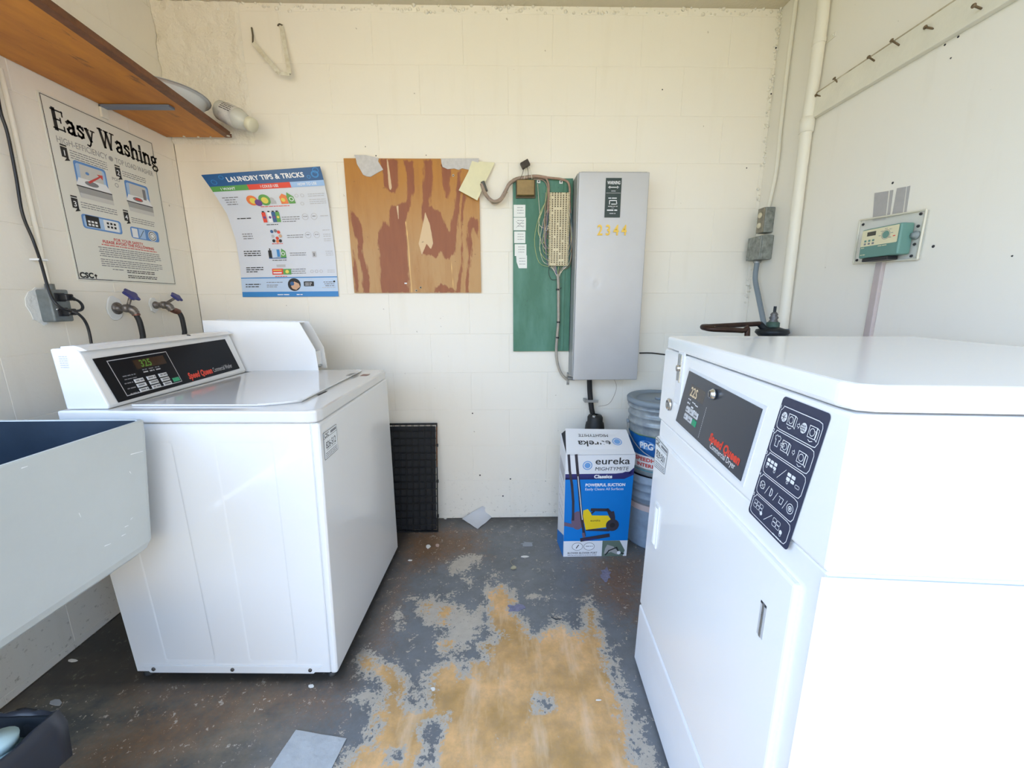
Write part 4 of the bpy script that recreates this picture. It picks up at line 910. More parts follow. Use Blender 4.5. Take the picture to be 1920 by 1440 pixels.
# ================================================================= curled laundry poster on the back wall
tip = thing('laundry_tips_poster', 'blue-topped Laundry Tips and Tricks poster, its upper corner curling off the wall', 'poster')
TW_, TH_ = .478, .603
Lx = [(1.0,377,328,.20),(.93,395,353,.155),(.80,426,402,.075),(.66,442,450,.035),(.40,450,500,.010),(0,455,557,.004)]
Rx = [(1.0,600,312,.035),(.93,606,333,.030),(.80,615,375,.022),(.66,621,420,.012),(.40,629,480,.006),(0,635,556,.004)]
def edge(T, t):
    for a, b in zip(T, T[1:]):
        if a[0] >= t >= b[0]:
            k = (a[0]-t)/(a[0]-b[0]); return [a[i]*(1-k)+b[i]*k for i in (1,2,3)]
    return list(T[0][1:]) if t > .5 else list(T[-1][1:])
# even spacing of rows in height
def tips(a, b, h=0.0):
    s_ = min(max(a/TW_, 0), 1); t_ = min(max(b/TH_, 0), 1)
    l = edge(Lt, t_); r = edge(Rt, t_)
    x = l[0]*(1-s_)+r[0]*s_; y = l[1]*(1-s_)+r[1]*s_; k = (1-s_)**1.6
    off = r[2]*(1-k)+l[2]*k
    return BK(x, y, off+h+.0006)
def retime(T):
    P = [BK(p[1], p[2], p[3]) for p in T]; L = [0]
    for a, b in zip(P, P[1:]): L.append(L[-1]+(b-a).length)
    return [(1-L[i]/L[-1],)+tuple(T[i][1:]) for i in range(len(T))]
Lt = retime(Lx); Rt = retime(Rx)
n, k = 22, 14; mb = MB(); vs = []; fs = []
for sd in (0, -.0006):
    for j in range(n+1):
        for i in range(k+1): vs.append(tips(TW_*i/k, TH_*j/n, sd))
q = (n+1)*(k+1)
for o_ in (0, q):
    for j in range(n):
        for i in range(k):
            f = (o_+j*(k+1)+i, o_+j*(k+1)+i+1, o_+(j+1)*(k+1)+i+1, o_+(j+1)*(k+1)+i); fs.append(f if o_ == 0 else f[::-1])
mb.add(vs, fs, 0, True); mb.build('poster_sheet', mat('pale_lilac_paper', (.66,.69,.77), .45), tip)
s = Sheet(tips, .0018)
DB = mat('deep_blue_print', (.02,.10,.27), .4); GRN = mat('green_print', (.10,.33,.07), .4); ORG = mat('orange_print', (.80,.20,.05), .4); YEL = mat('yellow_print', (.75,.62,.10), .4); SKY = mat('sky_blue_print', (.33,.52,.85), .4); BANDB = mat('band_blue_print', (.03,.22,.55), .4); PURP = mat('purple_print', (.15,.05,.25), .4); SKIN = mat('tan_print', (.62,.38,.24), .5)
M = [DB, GRN, REDINK, SKY, WINK, INK, BANDB, ORG, YEL, PURP, GREYINK, LGREY, SKIN, mat('pale_blue_band', (.50,.62,.80), .45)]
W_, Hh = TW_, TH_
def band(v0, v1, mi, u0=0.0, u1=TW_, k=1.0):
    nn = 12
    for j in range(2):
        va = v0+(v1-v0)*j/2; vb = v0+(v1-v0)*(j+1)/2; s.rect(u0, va, u1, vb, mi, k, nn)
band(.545, Hh, 0); band(.520, .545, 1, 0, .155); band(.520, .545, 2, .155, .335); band(.520, .545, 3, .335, W_)
s.text('LAUNDRY TIPS & TRICKS', .245, .563, .030, 4, .03, k=1.6, align='c', width=.315)
for (u, v, r) in ((.03,.565,.012),(.07,.585,.010),(.455,.588,.013),(.42,.562,.008)): s.ring(u, v, r, .003, 6, 1.3)
s.ring(.448,.572,.016,.006,6,1.3)
s.text('I WANT', .07, .5255, .017, 4, .02, k=1.6, align='c'); s.text('I COULD USE', .245, .5265, .017, 4, .02, k=1.6, align='c', width=.075); s.text('HOW TO USE', .405, .5265, .017, 4, .02, k=1.6, align='c', width=.08)
rows = [.455, .365, .280, .200, .120]
for r in range(4): s.words(.022+.006*(r > 0), .095-.02*(r > 0), .487-r*.011, .006, 10, seed=r)
s.words(.040, .105, .385, .007, 5, seed=3)
for r in range(3): s.words(.04, .088, .312-r*.011, .0065, 10, seed=r+3); s.words(.030, .112, .228-r*.0105, .007, 5, seed=r+5); s.words(.030, .115-.03*(r == 2), .147-r*.0105, .007, 5, seed=r+9)
# small product pictures
s.disc(.145,.470,.024,7,1.2); s.disc(.148,.468,.014,8,1.5); s.disc(.168,.458,.016,9,1.6); s.disc(.200,.470,.026,1,1.2); s.disc(.200,.468,.015,8,1.5); s.disc(.232,.470,.010,11,1.2); s.rect(.222,.450,.246,.464,11,1.2)
s.poly([(.268,.448),(.300,.448),(.300,.485),(.284,.495),(.268,.480)],7,1.2); s.disc(.281,.466,.009,8,1.6); s.poly([(.303,.448),(.332,.448),(.330,.478),(.306,.500),(.300,.480)],1,1.2); s.ring(.318,.468,.010,.003,4,1.6); s.words(.17,.30,.437,.005,2,seed=2)
for (u, m_) in ((.160,2),(.186,4),(.206,0),(.224,1)): s.rect(u,.365,u+.018,.412,m_,1.2); s.disc(u+.009,.388,.006,8 if m_ in (1,9) else 9,1.6); s.rect(u+.004,.412,u+.014,.418,5,1.2)
s.words(.17,.225,.353,.005,5,seed=3)
for (u, v, m_) in ((.186,.322,0),(.204,.325,10),(.186,.300,11),(.186,.278,5),(.205,.290,2),(.218,.318,2),(.222,.300,12),(.204,.275,7),(.218,.277,5)): s.disc(u, v, .008, m_, 1.2, 8)
s.words(.175,.228,.262,.005,2,seed=4)
s.rect(.150,.195,.166,.232,5,1.2); s.rect(.156,.232,.161,.242,5,1.2); s.rect(.170,.192,.192,.238,13,1.2); s.rect(.192,.200,.206,.236,6,1.2); s.poly([(.208,.196),(.236,.196),(.234,.226),(.216,.240)],1,1.2); s.ring(.222,.215,.009,.003,4,1.5); s.rect(.150,.192,.236,.196,0,1.3); s.words(.165,.235,.182,.005,5,seed=5)
s.rect(.158,.112,.212,.142,2,1.2); s.rect(.163,.118,.205,.124,4,1.5); s.rect(.163,.131,.205,.136,8,1.5); s.rect(.212,.112,.252,.140,1,1.2); s.disc(.232,.126,.009,8,1.5); s.rect(.182,.150,.226,.162,11,1.1); s.words(.170,.23,.101,.005,2,seed=6)
for r in range(3): s.words(.250,.335-.02*(r == 2),.385-r*.010,.005,10,seed=r+12); s.words(.245,.325,.120-r*.010+.016,.005,10,seed=r+22)
for r in range(2): s.words(.255,.335,.300-r*.010,.005,10,seed=r+32); s.words(.255,.335,.215-r*.010,.005,10,seed=r+42)
for (u, v) in ((.360,.385),(.402,.385),(.358,.300),(.400,.300)): s.ring(u, v, .015, .0018, 11, 1.2, n=14); s.words(u-.008,u+.010,v,.005,10,seed=int(u*90))
for (u, v) in ((.345,.482),(.370,.482),(.360,.445)): s.ring(u, v, .008, .0018, 11, 1.2, n=10)
for (v, r) in ((.485,2),(.460,3),(.385,1),(.320,1),(.300,2),(.278,2),(.220,3),(.128,2)):
    for i in range(r): s.words(.395 if v > .43 else .432, .468, v-i*.009, .0045, 11, seed=int(v*99)+i)
s.rect(.365,.195,.384,.222,11,1.1); s.rect(.371,.200,.377,.215,10,1.4)
for u in (.355,.378,.401): s.ring(u,.125,.008,.002,11,1.1,n=10)
band(.026, .094, 13); band(.094, .099, 6); band(.0, .026, 6)
s.words(.020,.095,.062,.007,5,1.6,seed=8); s.words(.020,.085,.050,.007,5,1.6,seed=9); s.words(.125,.205,.072,.005,10,1.6,seed=10); s.words(.125,.185,.058,.005,10,1.6,seed=11); s.words(.125,.175,.049,.005,10,1.6,seed=12)
s.disc(.262,.061,.032,5,1.6); s.poly([(.245,.052),(.262,.076),(.285,.066),(.290,.050),(.270,.034),(.252,.040)],12,2.0); s.disc(.252,.066,.010,0,2.2)
s.rrect(.310,.052,.360,.076,.003,5,1.6); s.words(.316,.352,.066,.005,4,2.0,seed=2); s.words(.316,.345,.057,.005,4,2.0,seed=3)
for r in range(3): s.words(.408+.004*r,.462,.070-r*.009,.0055,10,1.6,seed=r); 
s.disc(.462,.074,.005,5,1.7,8); s.words(.400,.468,.043,.0045,11,1.6,seed=4)
s.words(.175,.235,.009,.007,4,1.8,seed=4); s.words(.27,.30,.009,.007,4,1.8,seed=5)
s.build('poster_print', M, tip)

# ================================================================= bare plywood panel
def pz(pts): return [((lambda p: (p.x, p.z))(BK(640+x/4.8, 270+y/4.8))) for x, y in pts]
x0, x1 = BK(656,424).x, BK(900,424).x; z0, z1 = BK(780,549).z, BK(780,299).z
DARK = [pz(L) for L in ([(345,140),(520,140),(525,380),(490,460),(430,430),(390,380)],
 [(560,150),(670,150),(660,330),(665,420),(620,620),(590,700),(600,850),(620,1345),(370,1345),(350,1000),(335,900),(340,800),(380,680),(435,740),(440,600),(460,560),(560,540),(590,500),(590,300)],
 [(740,150),(830,150),(830,330),(800,560),(900,620),(940,720),(970,780),(1000,680),(1030,560),(1040,250),(1080,240),(1070,600),(1040,900),(1020,1000),(970,1040),(930,1030),(900,980),(860,1030),(800,1000),(730,1000),(710,880),(770,900),(765,760),(720,680),(730,520),(735,300)],
 [(905,150),(1000,230),(980,420),(960,510),(930,500),(910,300)],[(1095,450),(1125,480),(1100,620),(1100,800),(1095,1050),(1085,1345),(1030,1345),(1075,1100),(1075,600)],
 [(1130,700),(1190,655),(1230,680),(1230,860),(1190,770),(1180,950),(1150,1345),(1125,1345),(1130,1000)],[(70,560),(140,650),(190,720),(215,880),(200,960),(260,1200),(260,1345),(210,1345),(190,1150),(150,1000),(150,880),(90,740)],
 [(100,880),(130,1000),(180,1345),(140,1345),(110,1050)],[(840,1290),(900,1260),(1000,1290),(1090,1345),(830,1345)])]
PALEW = [pz([(415,145),(425,145),(460,400),(448,425),(435,400)]), pz([(700,900),(760,620),(800,720),(830,900),(810,950),(770,900),(730,1000)]), pz([(500,560),(520,560),(525,680),(515,690)])]
def pline(a, b, w_): return pz([(a[0]-w_,a[1]),(a[0]+w_,a[1]),(b[0]+w_,b[1]),(b[0]-w_,b[1])])
YLINE = [pline((583,700),(604,860),4), pline((604,860),(640,1340),4), pline((990,1050),(1015,1335),3)]
nx, nz = 150, 146; vs = []; fs = []
for j in range(nz+1):
    for i in range(nx+1): vs.append((x0+(x1-x0)*i/nx, D-.012, z0+(z1-z0)*j/nz))
for j in range(nz):
    for i in range(nx): fs.append((j*(nx+1)+i, j*(nx+1)+i+1, (j+1)*(nx+1)+i+1, (j+1)*(nx+1)+i))
pm = mat('stained_plywood', (.55,.33,.12), .45); t_, b_ = nodes(pm); g = t_.nodes.new('ShaderNodeNewGeometry'); pos = g.outputs['Position']
def at(nm): a = t_.nodes.new('ShaderNodeAttribute'); a.attribute_name = nm; return a.outputs['Fac']
jg = math_(t_, 'MULTIPLY', math_(t_, 'SUBTRACT', noise(t_, pos, 30, 6, .65, (1.6, 1, .35)), .5), 2.2)
sp = t_.nodes.new('ShaderNodeSeparateXYZ'); t_.links.new(pos, sp.inputs[0])
base = mixc(t_, step(t_, math_(t_, 'ADD', sp.outputs['Z'], math_(t_, 'MULTIPLY', jg, .04)), 1.78, 1.45), (.46,.195,.02), (.48,.27,.10))
base = mixc(t_, math_(t_, 'MULTIPLY', step(t_, noise(t_, pos, 9, 6, .6, (3, 1, .5)), .45, .68), .5), base, (.36,.14,.018))
c = mixc(t_, step(t_, math_(t_, 'ADD', at('dark'), jg), -.05, .25), base, mixc(t_, noise(t_, pos, 16, 5, .6, (3, 1, .5)), (.22,.055,.012), (.33,.10,.025)))
c = mixc(t_, step(t_, math_(t_, 'ADD', at('pale'), math_(t_, 'MULTIPLY', jg, .5)), -.05, .15), c, (.66,.47,.27)); c = mixc(t_, step(t_, at('yel'), -.1, .2), c, (.85,.56,.20))
kn = step(t_, noise(t_, pos, 22, 2, .5), .72, .76); c = mixc(t_, math_(t_, 'MULTIPLY', kn, .7), c, (.10,.03,.012)); t_.links.new(c, b_.inputs['Base Color'])
ply = thing('plywood_panel', 'square of bare brown-stained plywood fixed to the back wall', 'panel')
sh = MB(); sh.add(vs, fs); sh.box(x0, x1, D-.0118, D-.0002, z0, z1); o = sh.build('board', pm, ply)
XZ = np.array(vs)[:, [0, 2]]; ne = len(o.data.vertices)-len(vs); ex = lambda a: np.concatenate([a, np.full(ne, -1.0)])
set_attr(o.data, 'dark', ex(field(XZ, DARK, .022))); set_attr(o.data, 'pale', ex(field(XZ, PALEW, .008))); set_attr(o.data, 'yel', ex(field(XZ, YLINE, .004)))
FLK = mat('grey_white_paint_flake', (.62,.60,.60), .7, noise=.15, nscale=60, bump=.6)
for L in ([(125,108),(230,110),(345,135),(340,165),(385,240),(330,270),(272,305),(235,300),(205,285),(180,240),(150,190),(140,140)],
          [(900,140),(1240,138),(1232,240),(1180,250),(1135,238),(1090,228),(1060,242),(1020,230),(960,236),(915,215),(905,180)]):
    P = pz(L); MB().prism([(x, D-.0125, z) for x, z in P], (0,-.003,0), .0008).build('paint_flake', FLK, ply, label='leftover patch of white wall paint')
for (x, y) in ((1010,290),(718,1293),(680,1320)):
    p = pz([(x, y)])[0]; MB().lathe([(0,0),(.0035,0),(.0035,.002),(.0055,.002),(.0055,0)], (p[0], D-.012, p[1]), (0,-1,0), 10).build('washer', mat('pale_washer', (.7,.62,.5), .5), ply)
p = pz([(585,1255)])[0]; MB().box(p[0]-.006, p[0]+.006, D-.0135, D-.012, p[1]-.003, p[1]+.003).build('paper_scrap', PAPER, ply)
# yellow card hanging askew
card = MB(); cpt = [BK(x, y, o_) for x, y, o_ in ((866,307,.010),(906,302,.012),(927,304,.016),(895,375,.040),(861,358,.038))]
cpt = [BK(860,357,.035), BK(895,376,.035), BK(911,340,.022), BK(928,305,.012), BK(885,302,.014), BK(878,322,.020)]
card.prism(cpt, (0,-.0015,0)); tag(card.build('yellow_card', mat('pale_yellow_card', (.80,.76,.52), .6, noise=.08, nscale=20)), 'pale yellow card hanging crooked over the plywood corner', 'card')
hp = [BK(868,300,.006), BK(880,298,.012), BK(930,302,.006), BK(929,308,.004), BK(875,312,.004)]
# ================================================================= green phone board with its wiring
gb = thing('green_board', 'tall green painted backboard beside the grey cabinet, with phone wiring on it', 'board')
GP = mat('green_painted_board', (.095,.255,.185), .5); t_, b_ = nodes(GP); g = t_.nodes.new('ShaderNodeNewGeometry'); pos = g.outputs['Position']
c = mixc(t_, step(t_, noise(t_, pos, 5, 6, .65, (2, 1, .6)), .4, .65), (.045,.165,.105), (.085,.235,.175)); c = mixc(t_, math_(t_, 'MULTIPLY', step(t_, noise(t_, pos, 40, 3, .6), .68, .72), .5), c, (.04,.08,.07)); t_.links.new(c, b_.inputs['Base Color'])
gx0, gx1 = BK(962,500).x, min(BK(1086,500).x, PY(1084,322,D-.12).x-.004); gz0, gz1 = BK(1000,658).z, BK(1000,336).z
MB().box(gx0, gx1, D-.016, D-.0003, gz0, gz1, .0015).build('backboard', GP, gb)
MB().box(gx1-.045, gx1-.030, D-.020, D-.015, gz0+.005, gz1-.01, .001).build('board_batten', GP, gb)
def G(x, y, off): return BK(x, y, .016+off)
# brown tin cover box
BT = mat('brown_tin_box', (.30,.20,.075), .4, .4, noise=.35, nscale=14)
a = G(969,337,.03); b_ = G(1002,366,.03)
cv = thing('terminal_cover', 'small brown tin box at the top corner of the green board', 'box')
MB().box(a.x, b_.x, D-.050, D-.0165, b_.z, a.z, .003).build('cover', BT, cv); MB().box(a.x-.004, b_.x+.006, D-.024, D-.0162, b_.z-.008, a.z+.006, .001).build('base_plate', mat('dark_tin', (.10,.08,.05), .5, .5), cv)
# black connector with a bunch of wires above
blk = thing('fuse_clip', 'black connector block sticking up above the green board on thin wires', 'connector')
p = BK(985,309,.03); rot = Matrix.Rotation(math.radians(-28), 3, 'Y')
mb = MB(lambda q: p+rot @ Vector(q)); mb.box(-.020,.020,-.012,.012,-.012,.016,.002); mb.build('block', mat('brown_black_bakelite', (.05,.035,.02), .5, noise=.4, nscale=80), blk)
for i in range(4):
    q = p+rot @ Vector((-.014+i*.009, 0, -.010)); e = G(975+i*7.5, 336, .012); MB().tube([q, (q+e)/2+Vector((.003,-.004,0)), e], .0013, 6, smooth_path=4).build('wire', [DKW, SM][i % 2], blk)
# paper tags
TAGP = mat('white_tag_paper', (.80,.82,.80), .6)
tg = MB(); 
tags = [((963,384),(985,407)),((963,408),(986,432)),((964,434),(985,456)),((965,458),(987,480)),((967,479),(988,503))]
lab = ['topmost white paper slip on the green board', 'white paper slip with scribbles, second from the top of the green board', 'white paper slip in the middle of the column on the green board', 'white paper slip next to last in the column on the green board', 'torn lowest paper slip on the green board']
for i, (a, b_) in enumerate(tags):
    p = G(*a, .001); q = G(*b_, .001); mb = MB(); yy = D-.0175-.0003*(i % 2)
    pts = [(p.x,yy,q.z),(q.x,yy,q.z),(q.x,yy,p.z),(p.x,yy,p.z)]
    if i == 4: pts = [(p.x+.015,yy,q.z),(q.x,yy,q.z),(q.x,yy,p.z),(p.x+.002,yy,p.z),(p.x+.004,yy,(p.z+q.z)/2)]
    mb.prism(pts, (0,-.0008,0)); t = tag(mb.build('paper_slip', TAGP), lab[i], 'paper', 'paper slips on the green board')
    s = Sheet(plane_frame((p.x, yy-.0008, q.z), (1,0,0), (0,0,1), (0,-1,0)), .0004); wd = q.x-p.x; ht = p.z-q.z
    for r in range(3): s.words(wd*.3, wd*.85, ht*(.75-.22*r), .0035, 0, seed=i*5+r)
    if i == 1: s.line([(wd*.2,ht*.7),(wd*.8,ht*.2)], .0012, 0); s.line([(wd*.2,ht*.2),(wd*.8,ht*.75)], .0012, 0)
    s.build('handwriting', [GREYINK], t)
# punch-down terminal block
IV = mat('ivory_plastic', (.72,.63,.42), .5, noise=.12, nscale=30); PIN = mat('dark_pin', (.10,.07,.03), .5)
tb = thing('terminal_block', 'long ivory punch-down terminal block crowded with thin wires on the green board', 'terminal block')
ba = G(1031,360,.03); bb = G(1066,498,.03); bx0, bx1, bz0, bz1 = ba.x, bb.x-.002, bb.z, ba.z
MB().box(bx0+.006, bx1-.006, D-.040, D-.0165, bz0, bz1, .002).build('block_body', IV, tb)
for x in (bx0-.001, bx1-.007):
    mb = MB(); n = 50
    for i in range(n): z = bz0+(bz1-bz0)*(i+.15)/n; mb.box(x, x+.008, D-.043, D-.020, z, z+(bz1-bz0)/n*.62)
    mb.build('fanning_strip', IV, tb, kind='stuff')
mb = MB(); n = 34; rnd = random.Random(2)
for i in range(n):
    for j in range(6):
        x = bx0+.014+(bx1-bx0-.030)*j/5; z = bz0+(bz1-bz0)*(i+.4)/n
        if rnd.random() < .93: mb.box(x-.0022, x+.0022, D-.0445, D-.040, z, z+.0052)
mb.build('pins', PIN, tb, kind='stuff')
TAUPE = mat('taupe_cable', (.40,.30,.24), .5, noise=.3, nscale=60); WC = [mat('wire_white', (.70,.66,.55), .5), mat('wire_violet', (.16,.14,.28), .5), mat('wire_slate', (.14,.19,.24), .5), mat('wire_yellowgreen', (.45,.50,.20), .5), mat('wire_brown', (.28,.16,.10), .5), mat('wire_tan', (.48,.38,.27), .5)]
def wire(pts, r, m, name, parent=None, **k): return MB().tube([G(x, y, o) for x, y, o in pts], r, 6, smooth_path=4).build(name, m, parent, **k)
wr_ = tb
rnd = random.Random(11)
for i in range(17):
    xs = rnd.uniform(1022,1031); y0 = rnd.uniform(360,420); y1 = rnd.uniform(430,500); bulge = rnd.uniform(3, 20)*(1.3 if i % 3 == 0 else .7)
    wire([(xs,y0,.012),(xs-bulge*.5,y0+20,.016),(xs-bulge,(y0+y1)/2+10,.018),(xs-bulge*.6,y1-6,.016),(1033,y1+4,.014),(1043,512,.012)], .0012, WC[i % 6], 'wire', wr_)
for i in range(10):
    xs = rnd.uniform(1066,1070); y0 = rnd.uniform(370,430); y1 = rnd.uniform(450,498); bulge = rnd.uniform(1, 8)
    wire([(xs,y0,.012),(xs+bulge*.6,y0+20,.016),(xs+bulge,(y0+y1)/2+10,.018),(xs+bulge*.3,y1,.016),(1055,506,.014),(1047,514,.012)], .0012, WC[(i+2) % 6], 'wire', wr_)
wire([(1008,345,.008),(1010,375,.012),(1012,405,.014),(1010,430,.014),(1014,452,.013),(1024,470,.012)], .0013, WC[0], 'wire', wr_)
wire([(1026,350,.010),(1024,372,.016),(1017,395,.018),(1011,415,.016),(1010,440,.014),(1030,468,.012)], .0013, WC[3], 'wire', wr_)
# cables along the top edge
pc = thing('phone_cable', 'thick taupe cable looping from the plywood corner up over the green board', 'cable')
MB().tube([BK(903,345,.03), BK(907,356,.035), BK(913,368,.04), BK(925,378,.04), BK(938,374,.035), BK(948,358,.03), BK(955,345,.03), BK(968,336,.022), BK(985,333,.022), BK(1005,331,.022), BK(1025,334,.024)], .0085, 10, smooth_path=5).build('cable_loop', TAUPE, pc)
MB().tube([BK(905,341,.028), BK(908,350,.03), BK(911,359,.034)], .010, 10, smooth_path=3).build('cable_sheath', mat('dark_grey_sheath', (.10,.10,.09), .5), pc, label='dark split end of the cable sheath')
for i in range(5):
    o_ = i*1.6-3; MB().tube([BK(906+o_*.4,352,.046), BK(914+o_*.4,371+o_*.6,.05), BK(926,381+o_,.05), BK(940,376+o_*.6,.045), BK(950+o_*.6,360,.04)], .0014, 6, smooth_path=5).build('strand', [TAUPE, WC[5], DKW][i % 3], pc)
tc_ = thing('cable_harness', 'pinkish brown cable harness along the green board top, bending down beside the terminal block', 'cable')
PK = mat('pinkish_brown_cable', (.42,.27,.20), .5, noise=.3, nscale=60)
MB().tube([G(998,330,.010), G(1015,332,.014), G(1035,334,.014), G(1052,336,.012), G(1064,341,.012), G(1068,352,.012), G(1068,372,.012), G(1069,400,.010)], .0055, 8, smooth_path=5).build('top_run', PK, tc_)
MB().tube([G(1022,333,.012), G(1027,340,.013), G(1029,352,.013), G(1028,375,.012), G(1027,400,.010)], .0050, 8, smooth_path=5).build('drop', PK, tc_)
MB().tube([G(1000,336,.008), G(1018,338,.010), G(1026,350,.010), G(1027,380,.010)], .0022, 8, smooth_path=5).build('thin_drop', TAUPE, tc_)
for (x, y, i) in ((1010,340,0),(1052,341,1)):
    p = G(x, y, .003); t = tag(MB().box(p.x-.008, p.x+.008, D-.0195, D-.0165, p.z-.008, p.z+.007, .0008).build('cable_tag', TAGP), ['white square number tag by the tin box on the green board', 'white square number tag by the cable bend above the terminal block'][i], 'tag', 'tags on the green board')
    MB().box(p.x-.003, p.x+.003, D-.0201, D-.0195, p.z-.003, p.z+.003).build('mark', INK, t)
# bundle running down into a strapped cable
mb = thing('feeder_cable', 'grey sheathed cable with black ties dropping from the terminal block to the cabinet foot', 'cable')
for i in range(7): wire([(1034+i*4.5,500,.014),(1040+i*2,510,.014),(1045+i*.5,520,.013)], .0016, WC[i % 6], 'strand', mb)
FC = mat('grey_cable_sheath', (.42,.38,.32), .5, .0, noise=.2, nscale=40)
MB().tube([G(1046,514,.012), G(1047,540,.012), G(1047,575,.012), G(1047,600,.012), G(1045,625,.012), G(1043,655,.012), G(1045,680,.012), G(1052,700,.012), G(1063,712,.010)], .0072, 10, smooth_path=5).build('sheath', FC, mb)
for (x, y) in ((1046,543),(1047,604),(1045,633)):
    p = G(x, y, .012); MB().tube([p-Vector((0,0,.004)), p+Vector((0,0,.004))], .0088, 10).build('cable_tie', BLACK, mb)
p = G(1046,543,.012); MB().tube([p+Vector((.008,0,0)), p+Vector((.018,-.006,.010))], .0015, 6).build('tie_tail', BLACK, mb); wire([(1030,500,.010),(1029,512,.014),(1034,524,.014),(1044,524,.016)], .0014, BLACK, 'loose_loop', mb)
cl = thing('cable_clamp', 'small galvanised pipe clamp on the wall at the foot of the grey cabinet', 'clamp')
p = BK(1065,710,.004); MB().box(p.x-.007, p.x+.007, D-.003, D-.0003, p.z-.034, p.z+.034, .001).build('plate', STEEL, cl); MB().tube([Vector((p.x-.004, D-.012, p.z+.004)), Vector((p.x+.035, D-.012, p.z+.002))], .010, 10).build('saddle', STEEL, cl)
for k in (-.026, .026): MB().lathe([(0,0),(.004,0),(.003,.003),(0,.003)], (p.x, D-.003, p.z+k), (0,-1,0), 8).build('screw', STEEL, cl)

# ================================================================= grey telephone cabinet
gc = thing('phone_cabinet', 'tall light grey steel cabinet with yellow number 2344 on the back wall', 'cabinet')
GS = mat('light_grey_steel', (.52,.52,.53), .42, .3, noise=.05, nscale=6)
a = PY(1084,322,D-.12); b_ = PY(1216,322,D-.12); c = PY(1197,712,D-.12)
cx0, cx1, cz0, cz1 = a.x+.004, (b_.x+c.x)/2, c.z, a.z; CY = D-.12
MB().box(cx0+.004, cx1-.004, CY+.012, D-.0003, cz0+.006, cz1-.004, .003).build('case', GS, gc)
dr = MB().box(cx0, cx1, CY, CY+.010, cz0, cz1, .004, 3).build('cabinet_door', GS, gc)
n, k = 40, 80; m_ = MB(); vs = []; fs = []
for j in range(k+1):
    for i in range(n+1):
        u = i/n; v = j/k; x = cx0+.008+(cx1-cx0-.016)*u; z = cz0+.008+(cz1-cz0-.016)*v
        d = math.hypot((u-.30)*.32, (v-.485)*.93); d2 = math.hypot((u-.19)*.32, (v-.52)*.93)
        h = .0004 - .0035*math.exp(-(d/.014)**2) + .0012*math.exp(-(d/.04)**2) - .0012*math.exp(-(d2/.02)**2) + .0005*mn.noise(Vector((u*2, v*4, 0)))
        e = 1 if 0 < i < n and 0 < j < k else 0
        vs.append((x, CY-.0004-max(-.003, h)*e, z))
for j in range(k):
    for i in range(n): fs.append((j*(n+1)+i, j*(n+1)+i+1, (j+1)*(n+1)+i+1, (j+1)*(n+1)+i))
m_.add(vs, fs, 0, True); m_.build('door_skin', GS, dr)
MB().box(cx0-.006, cx0-.0005, CY+.004, D-.0003, cz0+.015, cz1-.006, .001).build('side_flange', mat('shadowed_grey_steel', (.36,.37,.37), .5, .2), gc)
MB().box(cx0+.012, cx1-.01, CY+.006, CY+.010, cz1-.001, cz1+.003, .001).build('drip_edge', GS, gc)
s = Sheet(plane_frame((cx0, CY-.0012, cz0), (1,0,0), (0,0,1), (0,-1,0)), .0022)
CWd = cx1-cx0; CHh = cz1-cz0
def cp_(x, y): p = PY(x, y, CY); return p.x-cx0, p.z-cz0
u0, v0 = cp_(1117,441); u1, v1 = cp_(1175,421)
for i, ch in enumerate('2344'): s.text(ch, u0+.018+(u1-u0-.030)*i/3, v0, (v1-v0)/.73, 1, .018, k=1.5, align='c', sx=.80)
u0, v1 = cp_(1136,334); u1, v0 = cp_(1162,408); s.rect(u0, v0, u1, v1, 0)
m = (u0+u1)/2; hh = v1-v0
s.text('WARNING', m, v1-hh*.16, .020, 2, .02, k=1.8, align='c', width=(u1-u0)*.82); s.line([(u0+.012,v1-hh*.235),(u1-.012,v1-hh*.235)], .003, 2, 1.8)
for sg in (-1, 1): s.poly([(m+sg*.026,v1-hh*.235),(m+sg*.016,v1-hh*.235+.006),(m+sg*.016,v1-hh*.235-.006)], 2, 1.8)
s.rect(u0+.026, v1-hh*.325, u1-.026, v1-hh*.335, 2, 1.8); s.rect(u0+.003, v1-hh*.385, u1-.003, v1-hh*.375, 3, 1.8)
s.words(u0+.014, u1-.014, v1-hh*.52, .006, 2, 1.8, seed=1); s.line([(m-.016,v1-hh*.66),(m-.016,v1-hh*.57),(m+.016,v1-hh*.57),(m+.016,v1-hh*.62)], .0035, 2, 1.8); s.line([(m-.006,v1-hh*.66),(m+.018,v1-hh*.66),(m+.018,v1-hh*.63)], .0035, 2, 1.8)
s.words(m-.022, m+.022, v1-hh*.73, .006, 3, 1.8, seed=2); s.rect(m-.006, v1-hh*.765, m+.006, v1-hh*.755, 3, 1.8); s.words(u0+.010, u1-.010, v1-hh*.83, .008, 2, 1.8, seed=3); s.words(m-.014, m+.014, v1-hh*.91, .006, 3, 1.8, seed=4)
s.build('door_print', [mat('dark_green_sticker', (.015,.035,.03), .4), mat('yellow_number', (.85,.55,.08), .5), WINK, LGREY], dr)
